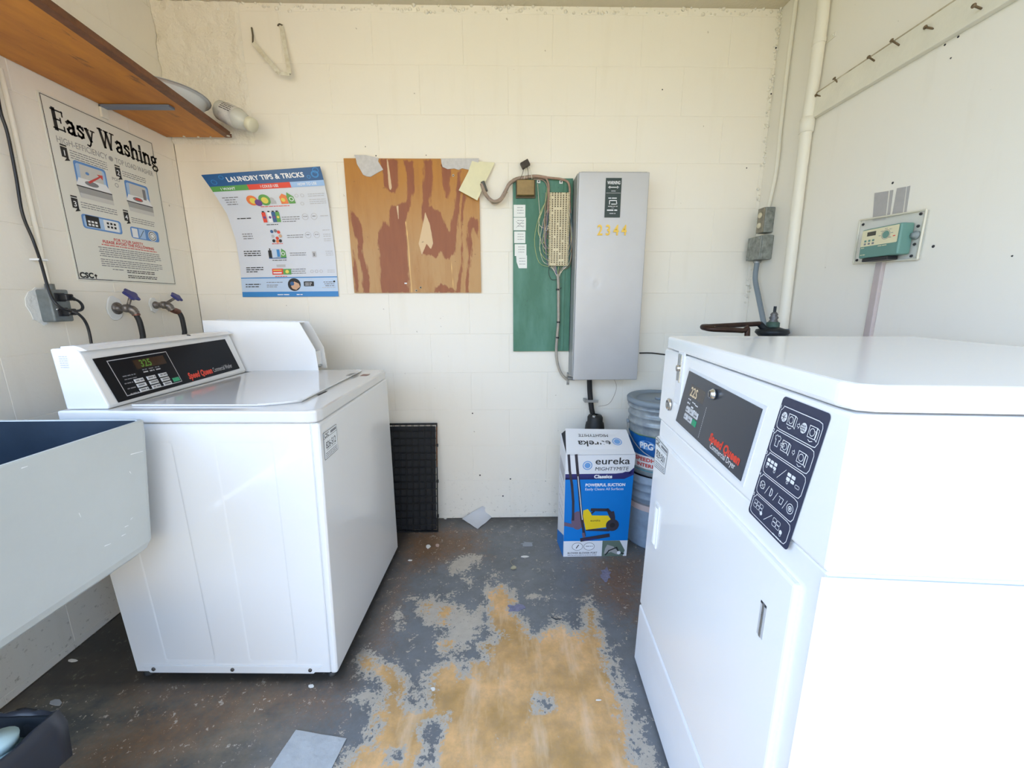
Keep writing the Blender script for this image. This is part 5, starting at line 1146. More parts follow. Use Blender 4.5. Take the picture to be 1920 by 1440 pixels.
# black cable out of its foot, strap, ground pot
kc = thing('service_cable', 'thick black cable from the cabinet bottom to the floor behind the box', 'cable')
q = [PY(1105,705,D-.05), PY(1106,735,D-.03), PY(1109,765,D-.03), PY(1112,785,D-.03)]
MB().tube([Vector((q[0].x, q[0].y, cz0+.012))]+q+[Vector((q[-1].x+.01, D-.035, .40))], .0135, 12, smooth_path=4).build('sheath', RUBBER, kc)
p = PY(1107,750,D-.02); MB().box(p.x-.036, p.x+.036, D-.050, D-.046, p.z-.007, p.z+.007, .001).build('strap', STEEL, kc); MB().box(p.x-.036, p.x-.020, D-.048, D-.0003, p.z-.007, p.z+.007, .001).build('strap_foot', STEEL, kc)
pot = kc
p = PY(1116,793,D-.07); MB().lathe([(.016,.045),(.034,.040),(.040,.030),(.040,.006),(.046,.0),(.050,-.02),(.056,-.09),(.05,-.30),(.02,-.31),(0,-.31)], (p.x, D-.062, p.z), (0,0,1), 20).build('boot', RUBBER, pot)
mb = MB(); mb.lathe([(0,0),(.010,0),(.010,.010),(.006,.014),(0,.014)], (p.x-.012, D-.090, p.z+.034), (0,0,1), 8); mb.build('boot_nut', STEEL, pot)
tw = MB().tube([BK(1150,708,.03), BK(1156,725,.02), BK(1150,745,.006), BK(1140,758,.004), BK(1122,762,.012)], .0009, 6, smooth_path=5).build('thin_wire', TAUPE); tag(tw, 'hair-thin wire trailing from under the cabinet', 'wire')
kw = MB().tube([BK(1199,662,.004), BK(1222,662,.004), BK(1248,665,.004), BK(1275,668,.004)], .0035, 8, smooth_path=3).build('black_wire', RUBBER); tag(kw, 'short black wire running level from the cabinet edge toward the dryer', 'wire')

# ================================================================= left wall: outlet, cords, valves, hoses
ob = thing('outlet_box', 'grey metal outlet box with two black plugs on the wall under the poster', 'electrical box')
fx_ = XL+.045
a = PX(108,545,fx_); b_ = PX(133,600,fx_); a2 = PX(96,600,fx_)
oy0, oy1 = PX(96,570,fx_).y, PX(134,572,fx_).y; oz0, oz1 = PX(118,603,fx_).z, PX(115,543,fx_).z
OG = mat('outlet_box_grey', (.22,.25,.26), .5, .3, noise=.3, nscale=25)
MB().box(XL+.0004, fx_, oy0, oy1, oz0, oz1, .005, 3).build('box', OG, ob); MB().lathe([(.012,0),(.012,.02),(0,.02)], (XL+.02, (oy0+oy1)/2, oz1-.002), (0,0,1), 10).build('conduit_hub', OG, ob)
rnd = random.Random(4); pl_ = MB(); pts = []
for i in range(18): an = 2*math.pi*i/18; pts.append((XL+.0006, oy0+.01+(.035+.012*rnd.random())*math.cos(an)*1.0, (oz0+oz1)/2+(.055+.016*rnd.random())*math.sin(an)))
pl_.prism(pts, (.003,0,0)); pl_.build('plaster_smear', mat('rough_white_filler', (.78,.79,.78), .8, bump=.8), ob)
MB().lathe([(0,0),(.004,0),(.004,.002),(0,.002)], (fx_, oy0+.014, (oz0+oz1)/2-.012), (1,0,0), 8).build('screw', CHROME, ob)
for k, nm in ((.76,'upper'),(.30,'lower')):
    zz = oz0+(oz1-oz0)*k; MB().box(fx_-.001, fx_+.002, (oy0+oy1)/2-.016, (oy0+oy1)/2+.016, zz-.014, zz+.014, .002).build('socket', GAP, ob)
def plug(label, k, pts):
    zz = oz0+(oz1-oz0)*k; ym = (oy0+oy1)/2+.004; t = thing('mains_lead', label, 'cable')
    MB().box(fx_+.002, fx_+.030, ym-.013, ym+.013, zz-.011, zz+.011, .004, 3).build('plug', BLACK, t)
    st = Vector((fx_+.028, ym, zz)); MB().tube([st]+pts, .0042, 10, smooth_path=6).build('cord', BLACK, t)
    MB().tube([st, st+(pts[0]-st)*.55], [.0085, .0055], 10).build('strain_relief', BLACK, t)
plug('thin black power cord from the upper plug, looping and climbing the wall out of view', .76, [PX(148,565,XL+.07), PX(155,575,XL+.07), PX(150,582,XL+.065), PX(128,582,XL+.075), PX(108,572,XL+.072), PX(93,548,XL+.055), PX(76,490,XL+.03), PX(62,450,XL+.012), PX(42,400,XL+.012), PX(30,330,XL+.012), PX(14,250,XL+.012), PX(0,205,XL+.012), PX(-14,120,XL+.012), PX(-40,10,XL+.012), PX(-60,-90,XL+.012)])
plug('thick black washer power cord hanging from the lower plug down behind the washer', .30, [PX(146,588,XL+.085), PX(158,600,XL+.085), PX(166,618,XL+.085), PX(172,650,XL+.085), PX(175,690,XL+.085), PX(180,760,XL+.09)])
cn = MB().tube([PX(0,128,XL+.006), PX(22,220,XL+.006), PX(48,340,XL+.006), PX(70,440,XL+.006), PX(93,540,XL+.008)], .0065, 10, smooth_path=4).build('painted_conduit', PPIPE); tag(cn, 'cream painted conduit running up the wall above the outlet box', 'conduit')
for x, y in ((72,487),):
    p = PX(x, y, XL+.014); tag(MB().box(XL+.0004, XL+.030, p.y-.014, p.y+.014, p.z-.003, p.z+.003, .001).build('cord_clip', PAPER), 'small white clip holding the black cord to the wall', 'clip')
BLUK = mat('blue_handle', (.04,.045,.19), .4); OX = mat('corroded_brass', (.30,.27,.25), .4, .7, noise=.6, nscale=70, col2=(.10,.09,.08)); HB = mat('reddish_brass', (.28,.13,.10), .45, .6, noise=.5, nscale=60)
def valve(lab, c_px, h_px, hose_px, end_px, hole, sc=1.0, hrot=0.0):
    t = thing('hose_valve', lab, 'valve', 'washer supply valves'); c = PX(*c_px, XL+.035); h = PX(*h_px, XL+.060)
    rnd = random.Random(int(c_px[0])); pts = []
    for i in range(16): an = 2*math.pi*i/16; r = hole*(1+.18*rnd.random()); pts.append((XL+.0006, c.y-.012+r*.8*math.cos(an), c.z+r*1.15*math.sin(an)))
    MB().prism(pts, (.006,0,0), .002).build('wall_patch', mat('rough_white_filler', (.78,.79,.78), .8), t, label='rough filler around the pipe')
    MB().lathe([(.0,0),(hole*.62,0),(hole*.62,.004),(hole*.5,.010),(.012,.012),(.012,.03),(.016,.032),(.016,.045),(.010,.048),(0,.048)], (XL+.006, c.y-.006, c.z), (1,0,.0), 16).build('flange', OX, t)
    MB().tube([c+Vector((0,0,.0)), c+Vector((.018,.004,-.004)), c+Vector((.026,.010,-.022))], [.015,.016,.014], 12, smooth_path=3).build('body', OX, t)
    ax = (h-c); ax = Vector((.75, .05, .65)).normalized(); MB().tube([c+Vector((.008,0,.004)), h], .006, 8).build('stem', OX, t)
    mb = MB(); n = 40; vs = []; fs = []
    u = ax.cross(Vector((0,1,0))).normalized(); v = ax.cross(u)
    for z_ in (-.005, .006):
        for rr in (0.0, .72, 1.0):
            for i in range(n): an = 2*math.pi*i/n; R = (.024*sc)*(1+.13*math.cos(5*an))*rr; vs.append(h+ax*(z_*(1.0 if rr < 1 else .4))+(u*math.cos(an)+v*math.sin(an))*R)
    def Q(a, b, fl):
        for i in range(n):
            f = (a*n+i, a*n+(i+1) % n, b*n+(i+1) % n, b*n+i); fs.append(f[::-1] if fl else f)
    Q(0,1,0); Q(1,2,0); Q(3,4,1); Q(4,5,1); Q(2,5,0); mb.add(vs, fs, 0, False); mb.build('handle', BLUK, t, label='blue lobed handle')
    hp = PX(*hose_px, XL+.062); st = c+Vector((.026,.010,-.020)); MB().tube([st, (st+hp)/2, hp], [.012,.0135,.0125], 12).build('hose_coupling', HB, t, label='reddish brass hose coupling')
    e = [PX(*p, XL+.07) for p in end_px]
    hs = MB().tube([hp]+e+[Vector((XL+.09, e[-1].y+.01, .78))], .0095, 12, smooth_path=5).build('supply_hose', RUBBER); tag(hs, 'black rubber supply hose below '+('the larger blue-handled valve' if sc > 1 else 'the smaller blue-handled valve'), 'hose', 'washer hoses')
valve('corroded blue-handled valve nearer the outlet box, in a large rough hole', (236,578), (246,553), (256,592), [(262,604),(268,630),(270,655)], .038, 1.15)
valve('blue-handled valve farther along, nearer the back wall corner', (306,572), (331,557), (335,585), [(341,596),(346,620),(349,640)], .026, .95)
# ================================================================= sprinkler controller on the right wall
ir = thing('sprinkler_controller', 'green and cream sprinkler timer on a clear backplate on the wall above the dryer', 'controller')
def RWp(x, y, off): return PX(x, y, XR-off)
q = [RWp(1599,494,.012), RWp(1718,486,.012), RWp(1738,393,.012), RWp(1613,413,.012)]
ACR = mat('clear_acrylic', (.85,.86,.82), .15, alpha=.28); FR = mat('yellowed_plastic_edge', (.68,.64,.52), .4)
iy1, iy0 = (q[0].y+q[3].y)/2, (q[1].y+q[2].y)/2
dz_ = lambda a, b: (a.z+b.z)/2
zb_, zt_ = dz_(q[0], q[1]), dz_(q[2], q[3])
TLz, TRz, BLz, BRz = q[3].z, q[2].z, q[0].z, q[1].z
MB().hexa([(XR-.010,iy1,BLz),(XR-.010,iy0,BRz),(XR-.010,iy0,TRz),(XR-.010,iy1,TLz),(XR-.0003,iy1,BLz),(XR-.0003,iy0,BRz),(XR-.0003,iy0,TRz),(XR-.0003,iy1,TLz)], .002).build('backplate', ACR, ir, label='clear plastic backplate')
for (a, b_) in (((iy1,BLz),(iy0,BRz)),((iy0,BRz),(iy0,TRz)),((iy0,TRz),(iy1,TLz)),((iy1,TLz),(iy1,BLz))):
    MB().tube([(XR-.011,a[0],a[1]),(XR-.011,b_[0],b_[1])], .0032, 8).build('plate_edge', FR, ir)
for (x, y) in ((1618,421),(1726,401),(1606,488),(1708,480),(1721,424),(1714,458)):
    p = RWp(x, y, .012); MB().lathe([(0,0),(.0045,0),(.004,.003),(0,.003)], (XR-.010, p.y, p.z), (-1,0,0), 8).build('screw', GAP, ir)
off = .052
f0, f1 = RWp(1609,481,off), RWp(1689,420,off); by1, by0 = RWp(1614,450,off).y, RWp(1686,450,off).y; bz0_, bz1_ = RWp(1645,481,off).z, RWp(1650,425,off).z
GRC = mat('sage_green_plastic', (.13,.27,.23), .45); CRM = mat('cream_fascia', (.74,.68,.45), .45)
bd = MB().box(XR-off, XR-.0105, by0, by1, bz0_, bz1_, .005, 3).build('controller_body', GRC, ir)
hgt = bz1_-bz0_; wdt = by1-by0
pc = plane_frame((XR-off, by1, bz0_), (0,-1,0), (0,0,1), (-1,0,0)); s = Sheet(pc, .0010)
s.rrect(.004, hgt*.40, wdt-.006, hgt-.004, .003, 0)
s.rect(wdt*.17, hgt*.74, wdt*.40, hgt*.88, 1, 1.6)
s.disc(wdt*.66, hgt*.70, hgt*.125, 2, 1.6); s.ring(wdt*.66, hgt*.70, hgt*.16, .001, 3, 1.6)
for r in range(2):
    for i in range(3): s.rrect(wdt*(.12+.105*i), hgt*(.58-.10*r)-.003, wdt*(.12+.105*i)+.008, hgt*(.58-.10*r)+.003, .001, 3 if r else 2, 1.6)
for i in range(6): an = math.radians(-40+i*45); s.words(wdt*.66+hgt*.22*math.cos(an)-.004, wdt*.66+hgt*.22*math.cos(an)+.005, hgt*.70+hgt*.19*math.sin(an), .0025, 3, 1.6, seed=i)
s.rect(wdt*.84, hgt*.60, wdt*.90, hgt*.63, 4, 1.6); s.words(wdt*.50, wdt*.72, hgt*.34, .004, 0, 1.2, seed=3); s.words(wdt*.06, wdt*.14, hgt*.34, .004, 0, 1.2, seed=5); s.words(wdt*.06, wdt*.22, hgt*.10, .004, 0, 1.2, seed=6)
s.build('controller_print', [CRM, mat('lcd_window', (.06,.055,.04), .3), GRC, GREYINK, REDINK], bd)
MB().box(XR-off+.004, XR-.012, by0+wdt*.25, by1-.012, bz0_-.012, bz0_-.0005, .002).build('terminal_strip', BLACK, ir)
p = RWp(1712,441,.02); MB().lathe([(0,0),(.013,0),(.013,.004),(.008,.006),(.008,.012),(0,.013)], (XR-.0105, p.y, p.z), (-1,0,0), 14).build('knockout_fitting', mat('grey_green_fitting', (.28,.32,.32), .5, noise=.4, nscale=60), ir)
MB().box(XR-.022, XR-.012, p.y+.014, p.y+.036, p.z-.008, p.z+.006, .002).build('cable_stub', mat('grey_blue_stub', (.14,.17,.24), .5), ir)
p0 = RWp(1650,492,.012); p1 = RWp(1624,628,.012); ym = (p0.y+p1.y)/2
tag(MB().box(XR-.014, XR-.0003, ym-.013, ym+.013, .55, p0.z+.004, .003).build('cable_raceway', mat('pinkish_grey_raceway', (.52,.44,.42), .5, noise=.08, nscale=20)), 'flat pinkish grey raceway dropping from the sprinkler timer to the dryer', 'raceway')
# unpainted patches and a hook above the timer
UP = mat('unpainted_grey_wall', (.44,.42,.41), .7, noise=.1, nscale=40)
mk = MB()
for (P4) in ([(1640,362),(1666,358),(1660,412),(1636,415)], [(1669,357),(1675,356),(1668,408),(1663,409)], [(1682,353),(1699,350),(1692,402),(1672,407)], [(1701,350),(1707,348),(1699,400),(1695,402)]):
    pts = [PX(x, y, XR-.0008) for x, y in P4]; MB().prism(pts, (-.0006,0,0)).build('bare_patch', UP, wr)
for (x, y, r) in ((1750,462,.006),(1674,343,.005),(1659,398,.005),(1665,401,.003),(1898,480,.003),(1783,109,.003),(1797,69,.004),(1772,84,.004)):
    p = PX(x, y, XR); MB().lathe([(r*.75,0),(r*.6,.0012),(r*.4,.0008),(0,.0004)], (XR-.0002, p.y, p.z), (-1,0,0), 9).build('wall_hole', GAP, wr)
for (x, y, r) in ((900,891,.006),(957,898,.006),(943,930,.006),(1023,902,.003),(705,292,.004),(799,291,.003),(685,275,.003),(1242,168,.004),(886,775,.005),(1400,315,.004),(1455,90,.006),(1446,176,.005)):
    p = BK(x, y); MB().lathe([(r*.75,0),(r*.6,.0010),(r*.3,.0008),(0,.0004)], (p.x, D-.0001, p.z), (0,-1,0), 8).build('wall_hole', GAP, wb)

# ================================================================= carton of the vacuum cleaner
bxt = thing('vacuum_carton', 'blue and white vacuum cleaner carton on the floor under the grey cabinet', 'carton')
b0 = PZ(1056,1044); b1 = PZ(1174,1042); BWd = (b1-b0).length
zf_ = (PY(1063,852,b0.y).z+PY(1186,854,b1.y).z)/2
bk_y = PZ(1043,1015).y; bl_ = Vector((b0.x-.012, bk_y, 0)); brk = Vector((b1.x-.012+.004, bk_y+.012, 0))
ftl = Vector((b0.x+.0, b0.y, zf_)); ftr = Vector((b1.x+.014, b1.y, zf_)); b0.z = b1.z = .001; bl_.z = brk.z = .001
ktl = PY(1047,813,bk_y); ktl = Vector((bl_.x+.004, bk_y, ktl.z)); ktr = Vector((brk.x+.012, brk.y, ktl.z))
fl_l = PY(1060,804,bk_y-.02); fl_r = PY(1174,806,bk_y-.01)
WP = mat('white_carton', (.78,.79,.83), .5); BC = mat('bright_blue_print', (.0,.19,.62), .4); NV = mat('navy_print', (.03,.03,.16), .4)
MB().hexa([b0,b1,brk,bl_,ftl,ftr,ktr,ktl]).build('carton_body', WP, bxt)
fth = .003
def flap(a, b, c, d, m, nm, off=fth):
    n = (b-a).cross(d-a).normalized()
    if n.z < 0: n = -n
    return MB().hexa([a,b,c,d,a+n*off,b+n*off,c+n*off,d+n*off]).build(nm, m, bxt)
flap(ftl+Vector((.002,-.001,.001)), ftr+Vector((-.001,-.001,.001)), fl_r, fl_l, WP, 'top_flap')
FW, FH = .30, .50
Pf = quad_frame(b0, b1, ftr, ftl, FW, FH, Vector((0,-1,0)))
s = Sheet(Pf, .0012)
GR2 = mat('charcoal_print', (.04,.035,.05), .4); YL = mat('vacuum_yellow_print', (.85,.62,.02), .4); MAU = mat('mauve_print', (.16,.11,.17), .4); CYN = mat('cyan_print', (.16,.36,.70), .4); GRP = mat('green_grey_print', (.12,.17,.14), .5)
M = [WP, BC, NV, INK, YL, GR2, MAU, CYN, WINK, GRP, GREYINK]
s.rect(0, .080, FW, .405, 1); s.rect(0, 0, .182, .080, 0)
s.poly([(0,.395),(.20,.395),(.24,.400),(.275,.415),(FW,.440),(FW,.405),(.28,.395),(.26,.385),(0,.385)], 2, 1.2); s.poly([(0,.395),(0,.420),(FW,.420),(.27,.398),(.20,.385),(0,.385)], 2, 1.2)
s.rect(0, .412, .22, .5, 0, 1.5); s.poly([(.22,.412),(.25,.415),(.28,.428),(FW,.450),(FW,.5),(.22,.5)], 0, 1.5)
s.ring(.095, .452, .021, .004, 7, 2); s.disc(.095, .452, .013, 7, 2)
s.text('eureka', .129, .457, .044, 3, .012, k=2, width=.150); s.text('MIGHTYMITE', .129, .427, .024, 3, .0, k=2, shear=.15, width=.145)
s.text('Classics', .126, .391, .022, 8, .05, k=2, width=.080); s.text('POWERFUL SUCTION', .090, .352, .019, 8, .04, k=2, width=.176); s.text('Easily Cleans All Surfaces', .090, .333, .017, 8, .0, k=2, width=.170)
# the machine on the front: hose, wand, body, wheel, head
s.line([(.012,.500),(.018,.43),(.030,.36),(.038,.28),(.040,.19)], .011, 5, 2.6); s.line([(.044,.500),(.052,.43),(.062,.35),(.070,.27),(.080,.19),(.095,.11)], .012, 5, 2.6); s.line([(.055,.40),(.068,.30),(.082,.19)], .003, 8, 3.0)
s.disc(.062,.185,.030,6,2.4,ry=.046); s.poly([(.0,.160),(.040,.150),(.045,.166),(.0,.178)],6,2.6)
s.poly([(.085,.205),(.085,.235),(.105,.242),(.118,.225),(.125,.210),(.200,.208),(.212,.190),(.200,.150),(.100,.138)], 4, 2.8)
s.line([(.125,.238),(.195,.236),(.205,.226)], .014, 5, 3.2); s.line([(.125,.222),(.135,.232)], .008, 5, 3.2); s.poly([(.195,.225),(.225,.230),(.232,.20),(.235,.15),(.20,.14),(.212,.19)], 5, 2.7); s.disc(.222,.160,.030,5,3.3,ry=.030); s.disc(.222,.160,.012,3,3.6); s.poly([(.10,.133),(.21,.128),(.21,.142),(.10,.142)],5,2.7)
s.text('eureka', .120, .180, .014, 3, .0, k=3.4, width=.045)
s.line([(.085,.088),(.205,.108)], .018, 5, 3.4); s.line([(.090,.118),(.095,.096)], .012, 6, 3.2); s.line([(.092,.086),(.150,.095)], .006, 2, 3.6)
s.ring(.065,.052,.026,.002,10,2,ry=.020); s.ring(.120,.052,.026,.002,10,2,ry=.020); s.disc(.065,.052,.022,8,1.9,ry=.017); s.disc(.120,.052,.022,8,1.9,ry=.017); s.line([(.060,.045),(.070,.060)], .004, 3, 2.4); s.words(.104,.138,.052,.005,10,2.4,seed=2)
s.text('BLOWER BLOWER PORT', .020, .014, .014, 10, .03, k=2, width=.140); s.words(.02,.16,.006,.004,10,2,seed=3)
s.poly([(.182,.0),(.282,.0),(.290,.030),(.262,.080),(.182,.080)], 9, 2); s.poly([(.192,.012),(.225,.022),(.255,.008),(.262,.020),(.235,.050),(.205,.060),(.196,.040)], 11, 2.3); s.line([(.20,.008),(.215,.030),(.250,.045),(.262,.020),(.285,.012)], .006, 3, 2.6); s.disc(.262,.018,.009,8,2.8)
s.poly([(.262,.080),(.290,.030),(.284,.0),(FW,.0),(FW,.080)], 0, 1.9)
s.build('front_print', M+[MG], bxt)
# lettering upside down on the flap
n = (ftr-ftl).cross(fl_l-ftl).normalized(); n = n if n.z > 0 else -n
FH2 = .15; Pu = quad_frame(ftl+n*fth, ftr+n*fth, fl_r+n*fth, fl_l+n*fth, FW, FH2, n); s = Sheet(Pu, .0012)
s.text('eureka', .205, .078, .046, 1, .012, flip=True, width=.150); s.text('MIGHTYMITE', .200, .118, .024, 1, .0, flip=True, width=.140); s.ring(.236, .074, .022, .004, 2); s.disc(.236, .074, .014, 2)
s.build('flap_print', [WP, INK, CYN], bxt)
sd = MB(); sp = Sheet(quad_frame(bl_, b0, ftl, ktl, .13, .5, Vector((-1,-.1,0))), .0012)
for (v0, v1) in ((.0,.10),): sp.poly([(.0,.0),(.13,.0),(.13,.11),(.0,.06)], 1)
for i, v in enumerate((.17,.20,.24,.29,.33)): sp.words(.02,.11,v,.008,2,seed=i)
sp.rect(.015,.36,.115,.42,2); sp.build('side_print', [WP, BC, LGREY], bxt)
MB().add([ftl+Vector((.003,.004,.003)), ktl+Vector((.004,-.002,.0005)), fl_l+Vector((.004,0,-.004))], [(0,1,2)]).build('open_gap', GAP, bxt)

# ================================================================= stacked pails
GL = mat('grey_lid_plastic', (.24,.29,.34), .45); PB = mat('scuffed_silver_pail', (.42,.46,.48), .4, .25, noise=.45, nscale=16, col2=(.22,.26,.30)); PB2 = mat('pale_blue_grey_pail', (.34,.43,.55), .45, noise=.35, nscale=10)
cxp, cyp = .765, 1.865
def pail(lab, zb, hgt, body, lidded, r1=.150, r0=.132):
    t = thing('paint_pail', lab, 'pail', 'pails stacked behind the carton')
    pr = [(0,0),(r0-.004,0),(r0,.004)]; n = 12
    for i in range(n): z = hgt*(.03+.62*i/n); pr.append((r0+(r1-r0)*z/hgt, z))
    for z, e in ((.66,0),(.67,.005),(.69,.005),(.70,0),(.765,0),(.775,.006),(.795,.006),(.805,0),(.865,0),(.875,.007),(.90,.007),(.91,0),(.97,0)): pr.append((r0+(r1-r0)*z+e, hgt*z))
    b = MB().lathe([(r, h) for r, h in pr], (cxp, cyp, zb), (0,0,1), 48).build('pail_body', body, t)
    if lidded:
        MB().lathe([(r1+.001,hgt*.93),(r1+.010,hgt*.93),(r1+.012,hgt*.985),(r1+.006,hgt),(r1-.010,hgt),(r1-.016,hgt-.012),(r1-.030,hgt-.014),(r1-.034,hgt-.008),(0,hgt-.006)], (cxp, cyp, zb), (0,0,1), 48).build('lid', GL, t)
        MB().lathe([(0,0),(.022,0),(.022,.008),(.016,.011),(0,.011)], (cxp-.02, cyp-.03, zb+hgt-.006), (0,0,1), 18).build('spout_cap', GL, t)
    return t, b
H1 = .348; Hs = PY(1170,745,1.86).z
t1, pb1 = pail('pale blue grey lower pail of the stack behind the carton', .001, Hs/2+.02, PB2, False)
t2, pb2 = pail('upper lidded paint pail of the stack, scuffed silver with a blue label', Hs/2+.006, Hs/2-.004, PB, True)
def cyl(zb, r):
    def P(a, b, h=0.0): th = a/r-math.pi/2-.3; R = r+h+b*.05; return Vector((cxp+R*math.cos(th), cyp+R*math.sin(th), zb+b))
    return P
zb2 = Hs/2+.006; s = Sheet(cyl(zb2, .1335), .0012)
def crect(u0, v0, u1, v1, mi, k=1.0): s.rect(u0, v0, u1, v1, mi, k, 10)
crect(-.20,.105,.14,.205,0); crect(-.20,.040,.14,.105,1); crect(-.20,.200,.14,.206,3)
s.disc(-.060,.160,.038,4,1.8,ry=.022); s.text('PPG', -.060, .142, .042, 1, .03, k=2.6, align='c', width=.060); s.text('SPEEDHIDE', -.045, .078, .026, 2, .04, k=2, align='c', width=.140); s.text('INTERIOR', -.045, .050, .024, 2, .04, k=2, align='c', width=.120); crect(-.20,.026,.14,.032,5)
s.build('label_print', [mat('label_blue', (.0,.10,.36), .4), PAPER, RED2, mat('lime_line', (.3,.5,.12), .5), CYN, mat('teal_line', (.1,.3,.38), .5)], pb2)
s = Sheet(cyl(.001, .133), .0012)
s.poly([(-.10,.250),(.14,.250),(.14,.300),(-.04,.290)], 0); s.rect(-.20,.205,.14,.235,1,1,10); s.rect(-.20,.235,.14,.245,2,1,10)
s.build('label_print', [CYN, mat('peach_stripe', (.60,.48,.46), .5), GREYINK], pb1)
rb = .1465
hb = MB().tube([(cxp+(rb+.012)*math.cos(a), cyp+(rb+.012)*math.sin(a)-.004, zb2+.245-.14*math.sin(max(0,min(math.pi,(a+math.pi*1.06)*1.0)))) for a in [(-math.pi*1.06)+i*math.pi/16 for i in range(17)]], .0022, 8).build('bail_handle', STEEL, t2)
MB().lathe([(0,0),(.010,0),(.010,.012),(0,.012)], (cxp+rb*math.cos(-math.pi*1.04), cyp+rb*math.sin(-math.pi*1.04), zb2+.245), (-1,0,0), 10).build('handle_lug', GL, t2)

# ================================================================= folded wire crate against the wall
cr = thing('folded_wire_crate', 'black folded wire dog crate leaning on the back wall beside the washer', 'crate')
X0, X1 = -1.10, PY(822,900,D-.06).x; WB = mat('black_wire', (.012,.013,.016), .4, .3)
Zc = PY(780,795,D-.035).z; foot_y = PZ(825,998).y
def CRP(x, z, o): return Vector((x, (foot_y)+(D-.030-foot_y)*(z/Zc)+o, z+.001))
MB().hexa([CRP(X0+.02,.004,.020),CRP(X1-.012,.004,.020),CRP(X1-.012,.004,.028),CRP(X0+.02,.004,.028),CRP(X0+.02,Zc-.02,.012),CRP(X1-.012,Zc-.02,.012),CRP(X1-.012,Zc-.02,.020),CRP(X0+.02,Zc-.02,.020)], .002).build('tray', mat('black_plastic_tray', (.006,.007,.010), .7), cr)
rnd = random.Random(8)
for k, (o_, jx, jz) in enumerate(((0,0,0),(.009,.004,-.008))):
    t = MB().tube([CRP(X0,.004,o_), CRP(X1-jx,.004,o_), CRP(X1-jx,Zc+jz,o_), CRP(X0,Zc+jz,o_), CRP(X0,.004,o_)], .0035, 8).build('panel_frame', WB, cr)
    mb = MB(); n = 15 if k == 0 else 12
    for i in range(1, 15): z = Zc*i/15+jz; mb.tube([CRP(X0,z,o_+.003), CRP(X1-jx,z+rnd.uniform(-.001,.001),o_+.003)], .0015, 5, cap=False)
    mb.build('horizontal_wires', WB, cr, kind='stuff')
    mb = MB()
    for i in range(1, 22): x = X0+(X1-X0-jx)*i/22+k*.008; mb.tube([CRP(x,.004,o_+.005), CRP(x,Zc+jz,o_+.005)], .0015, 5, cap=False)
    mb.build('upright_wires', WB, cr, kind='stuff')
for z in (Zc*.15, Zc*.47, Zc*.80): MB().tube([CRP(X1,z-.008,0), CRP(X1,z+.008,0)], .006, 8).build('hinge_clip', WB, cr)
rs = MB().tube([CRP(X1-.002,Zc*.6,-.001), CRP(X1-.002,Zc*.97,-.001)], .0041, 8).build('rusty_corner', mat('rust_spot', (.20,.08,.03), .7, noise=.6, nscale=90, col2=(.03,.02,.015)), cr, label='rusty corner wire')

# ================================================================= loose bits on the floor
def fsheet(name, px, m, lab, cat, th=.0012, zz=None, group=None):
    pts = [PZ(x, y, .0015) for x, y in px]
    if zz: pts = [p+Vector((0,0,z)) for p, z in zip(pts, zz)]
    mb = MB(); n = len(pts); mb.add(pts+[p+Vector((0,0,th)) for p in pts], [tuple(range(n))[::-1], tuple(range(n, 2*n))]+[(i,(i+1)%n,n+(i+1)%n,n+i) for i in range(n)])
    return tag(mb.build(name, m), lab, cat, group)
DS = mat('grey_dryer_sheet', (.50,.51,.52), .8, noise=.12, nscale=30, bump=.5)
def grid_sheet(name, corners, m, lab, cat, n=10, amp=.004, seed=0):
    a, b, c, d = corners; vs = []; fs = []
    for j in range(n+1):
        for i in range(n+1):
            u = i/n; v = j/n; p = (a*(1-u)+b*u)*(1-v)+(d*(1-u)+c*u)*v
            vs.append(p+Vector((0,0,.0012+amp*(.5+.5*mn.noise(Vector((u*3+seed, v*3, seed))))*(1 if True else 0))))
    for j in range(n):
        for i in range(n): fs.append((j*(n+1)+i, j*(n+1)+i+1, (j+1)*(n+1)+i+1, (j+1)*(n+1)+i))
    mb = MB(); mb.add(vs, fs, 0, True); mb.add([Vector(v)-Vector((0,0,.0006)) for v in vs], [f[::-1] for f in fs], 0, True); return tag(mb.build(name, m), lab, cat)
grid_sheet('dryer_sheet', [PZ(500,1452), PZ(617,1452), PZ(650,1386), PZ(555,1370)], DS, 'grey fabric softener sheet lying flat on the floor in front of the washer', 'dryer sheet')
# crumpled sheet leaning where the wall meets the floor
pa, pb, pc_, pd = BK(905,949,.002), PZ(866,973), PZ(896,992), PZ(927,966)
n = 8; vs = []; fs = []
for j in range(n+1):
    for i in range(n+1):
        u = i/n; v = j/n; p = (pb*(1-u)+pc_*u)*(1-v)+(pa*(1-u)+pd*u)*v; vs.append(p+Vector((0,-.004-.004*mn.noise(Vector((u*3,v*3,1))),.003+.004*mn.noise(Vector((u*3,v*3,5))))))
for j in range(n):
    for i in range(n): fs.append((j*(n+1)+i, j*(n+1)+i+1, (j+1)*(n+1)+i+1, (j+1)*(n+1)+i))
mb = MB(); mb.add(vs, fs, 0, True); mb.add([Vector(v)+Vector((0,.0005,-.0003)) for v in vs], [f[::-1] for f in fs], 0, True)
tag(mb.build('dryer_sheet', mat('pale_dryer_sheet', (.62,.63,.66), .8, bump=.4)), 'pale fabric softener sheet slumped where the back wall meets the floor', 'dryer sheet')
LEAF = mat('dry_leaf', (.42,.37,.24), .7); lf = thing('dry_leaf', 'small curled tan leaf with its stalk on the grey floor', 'leaf')
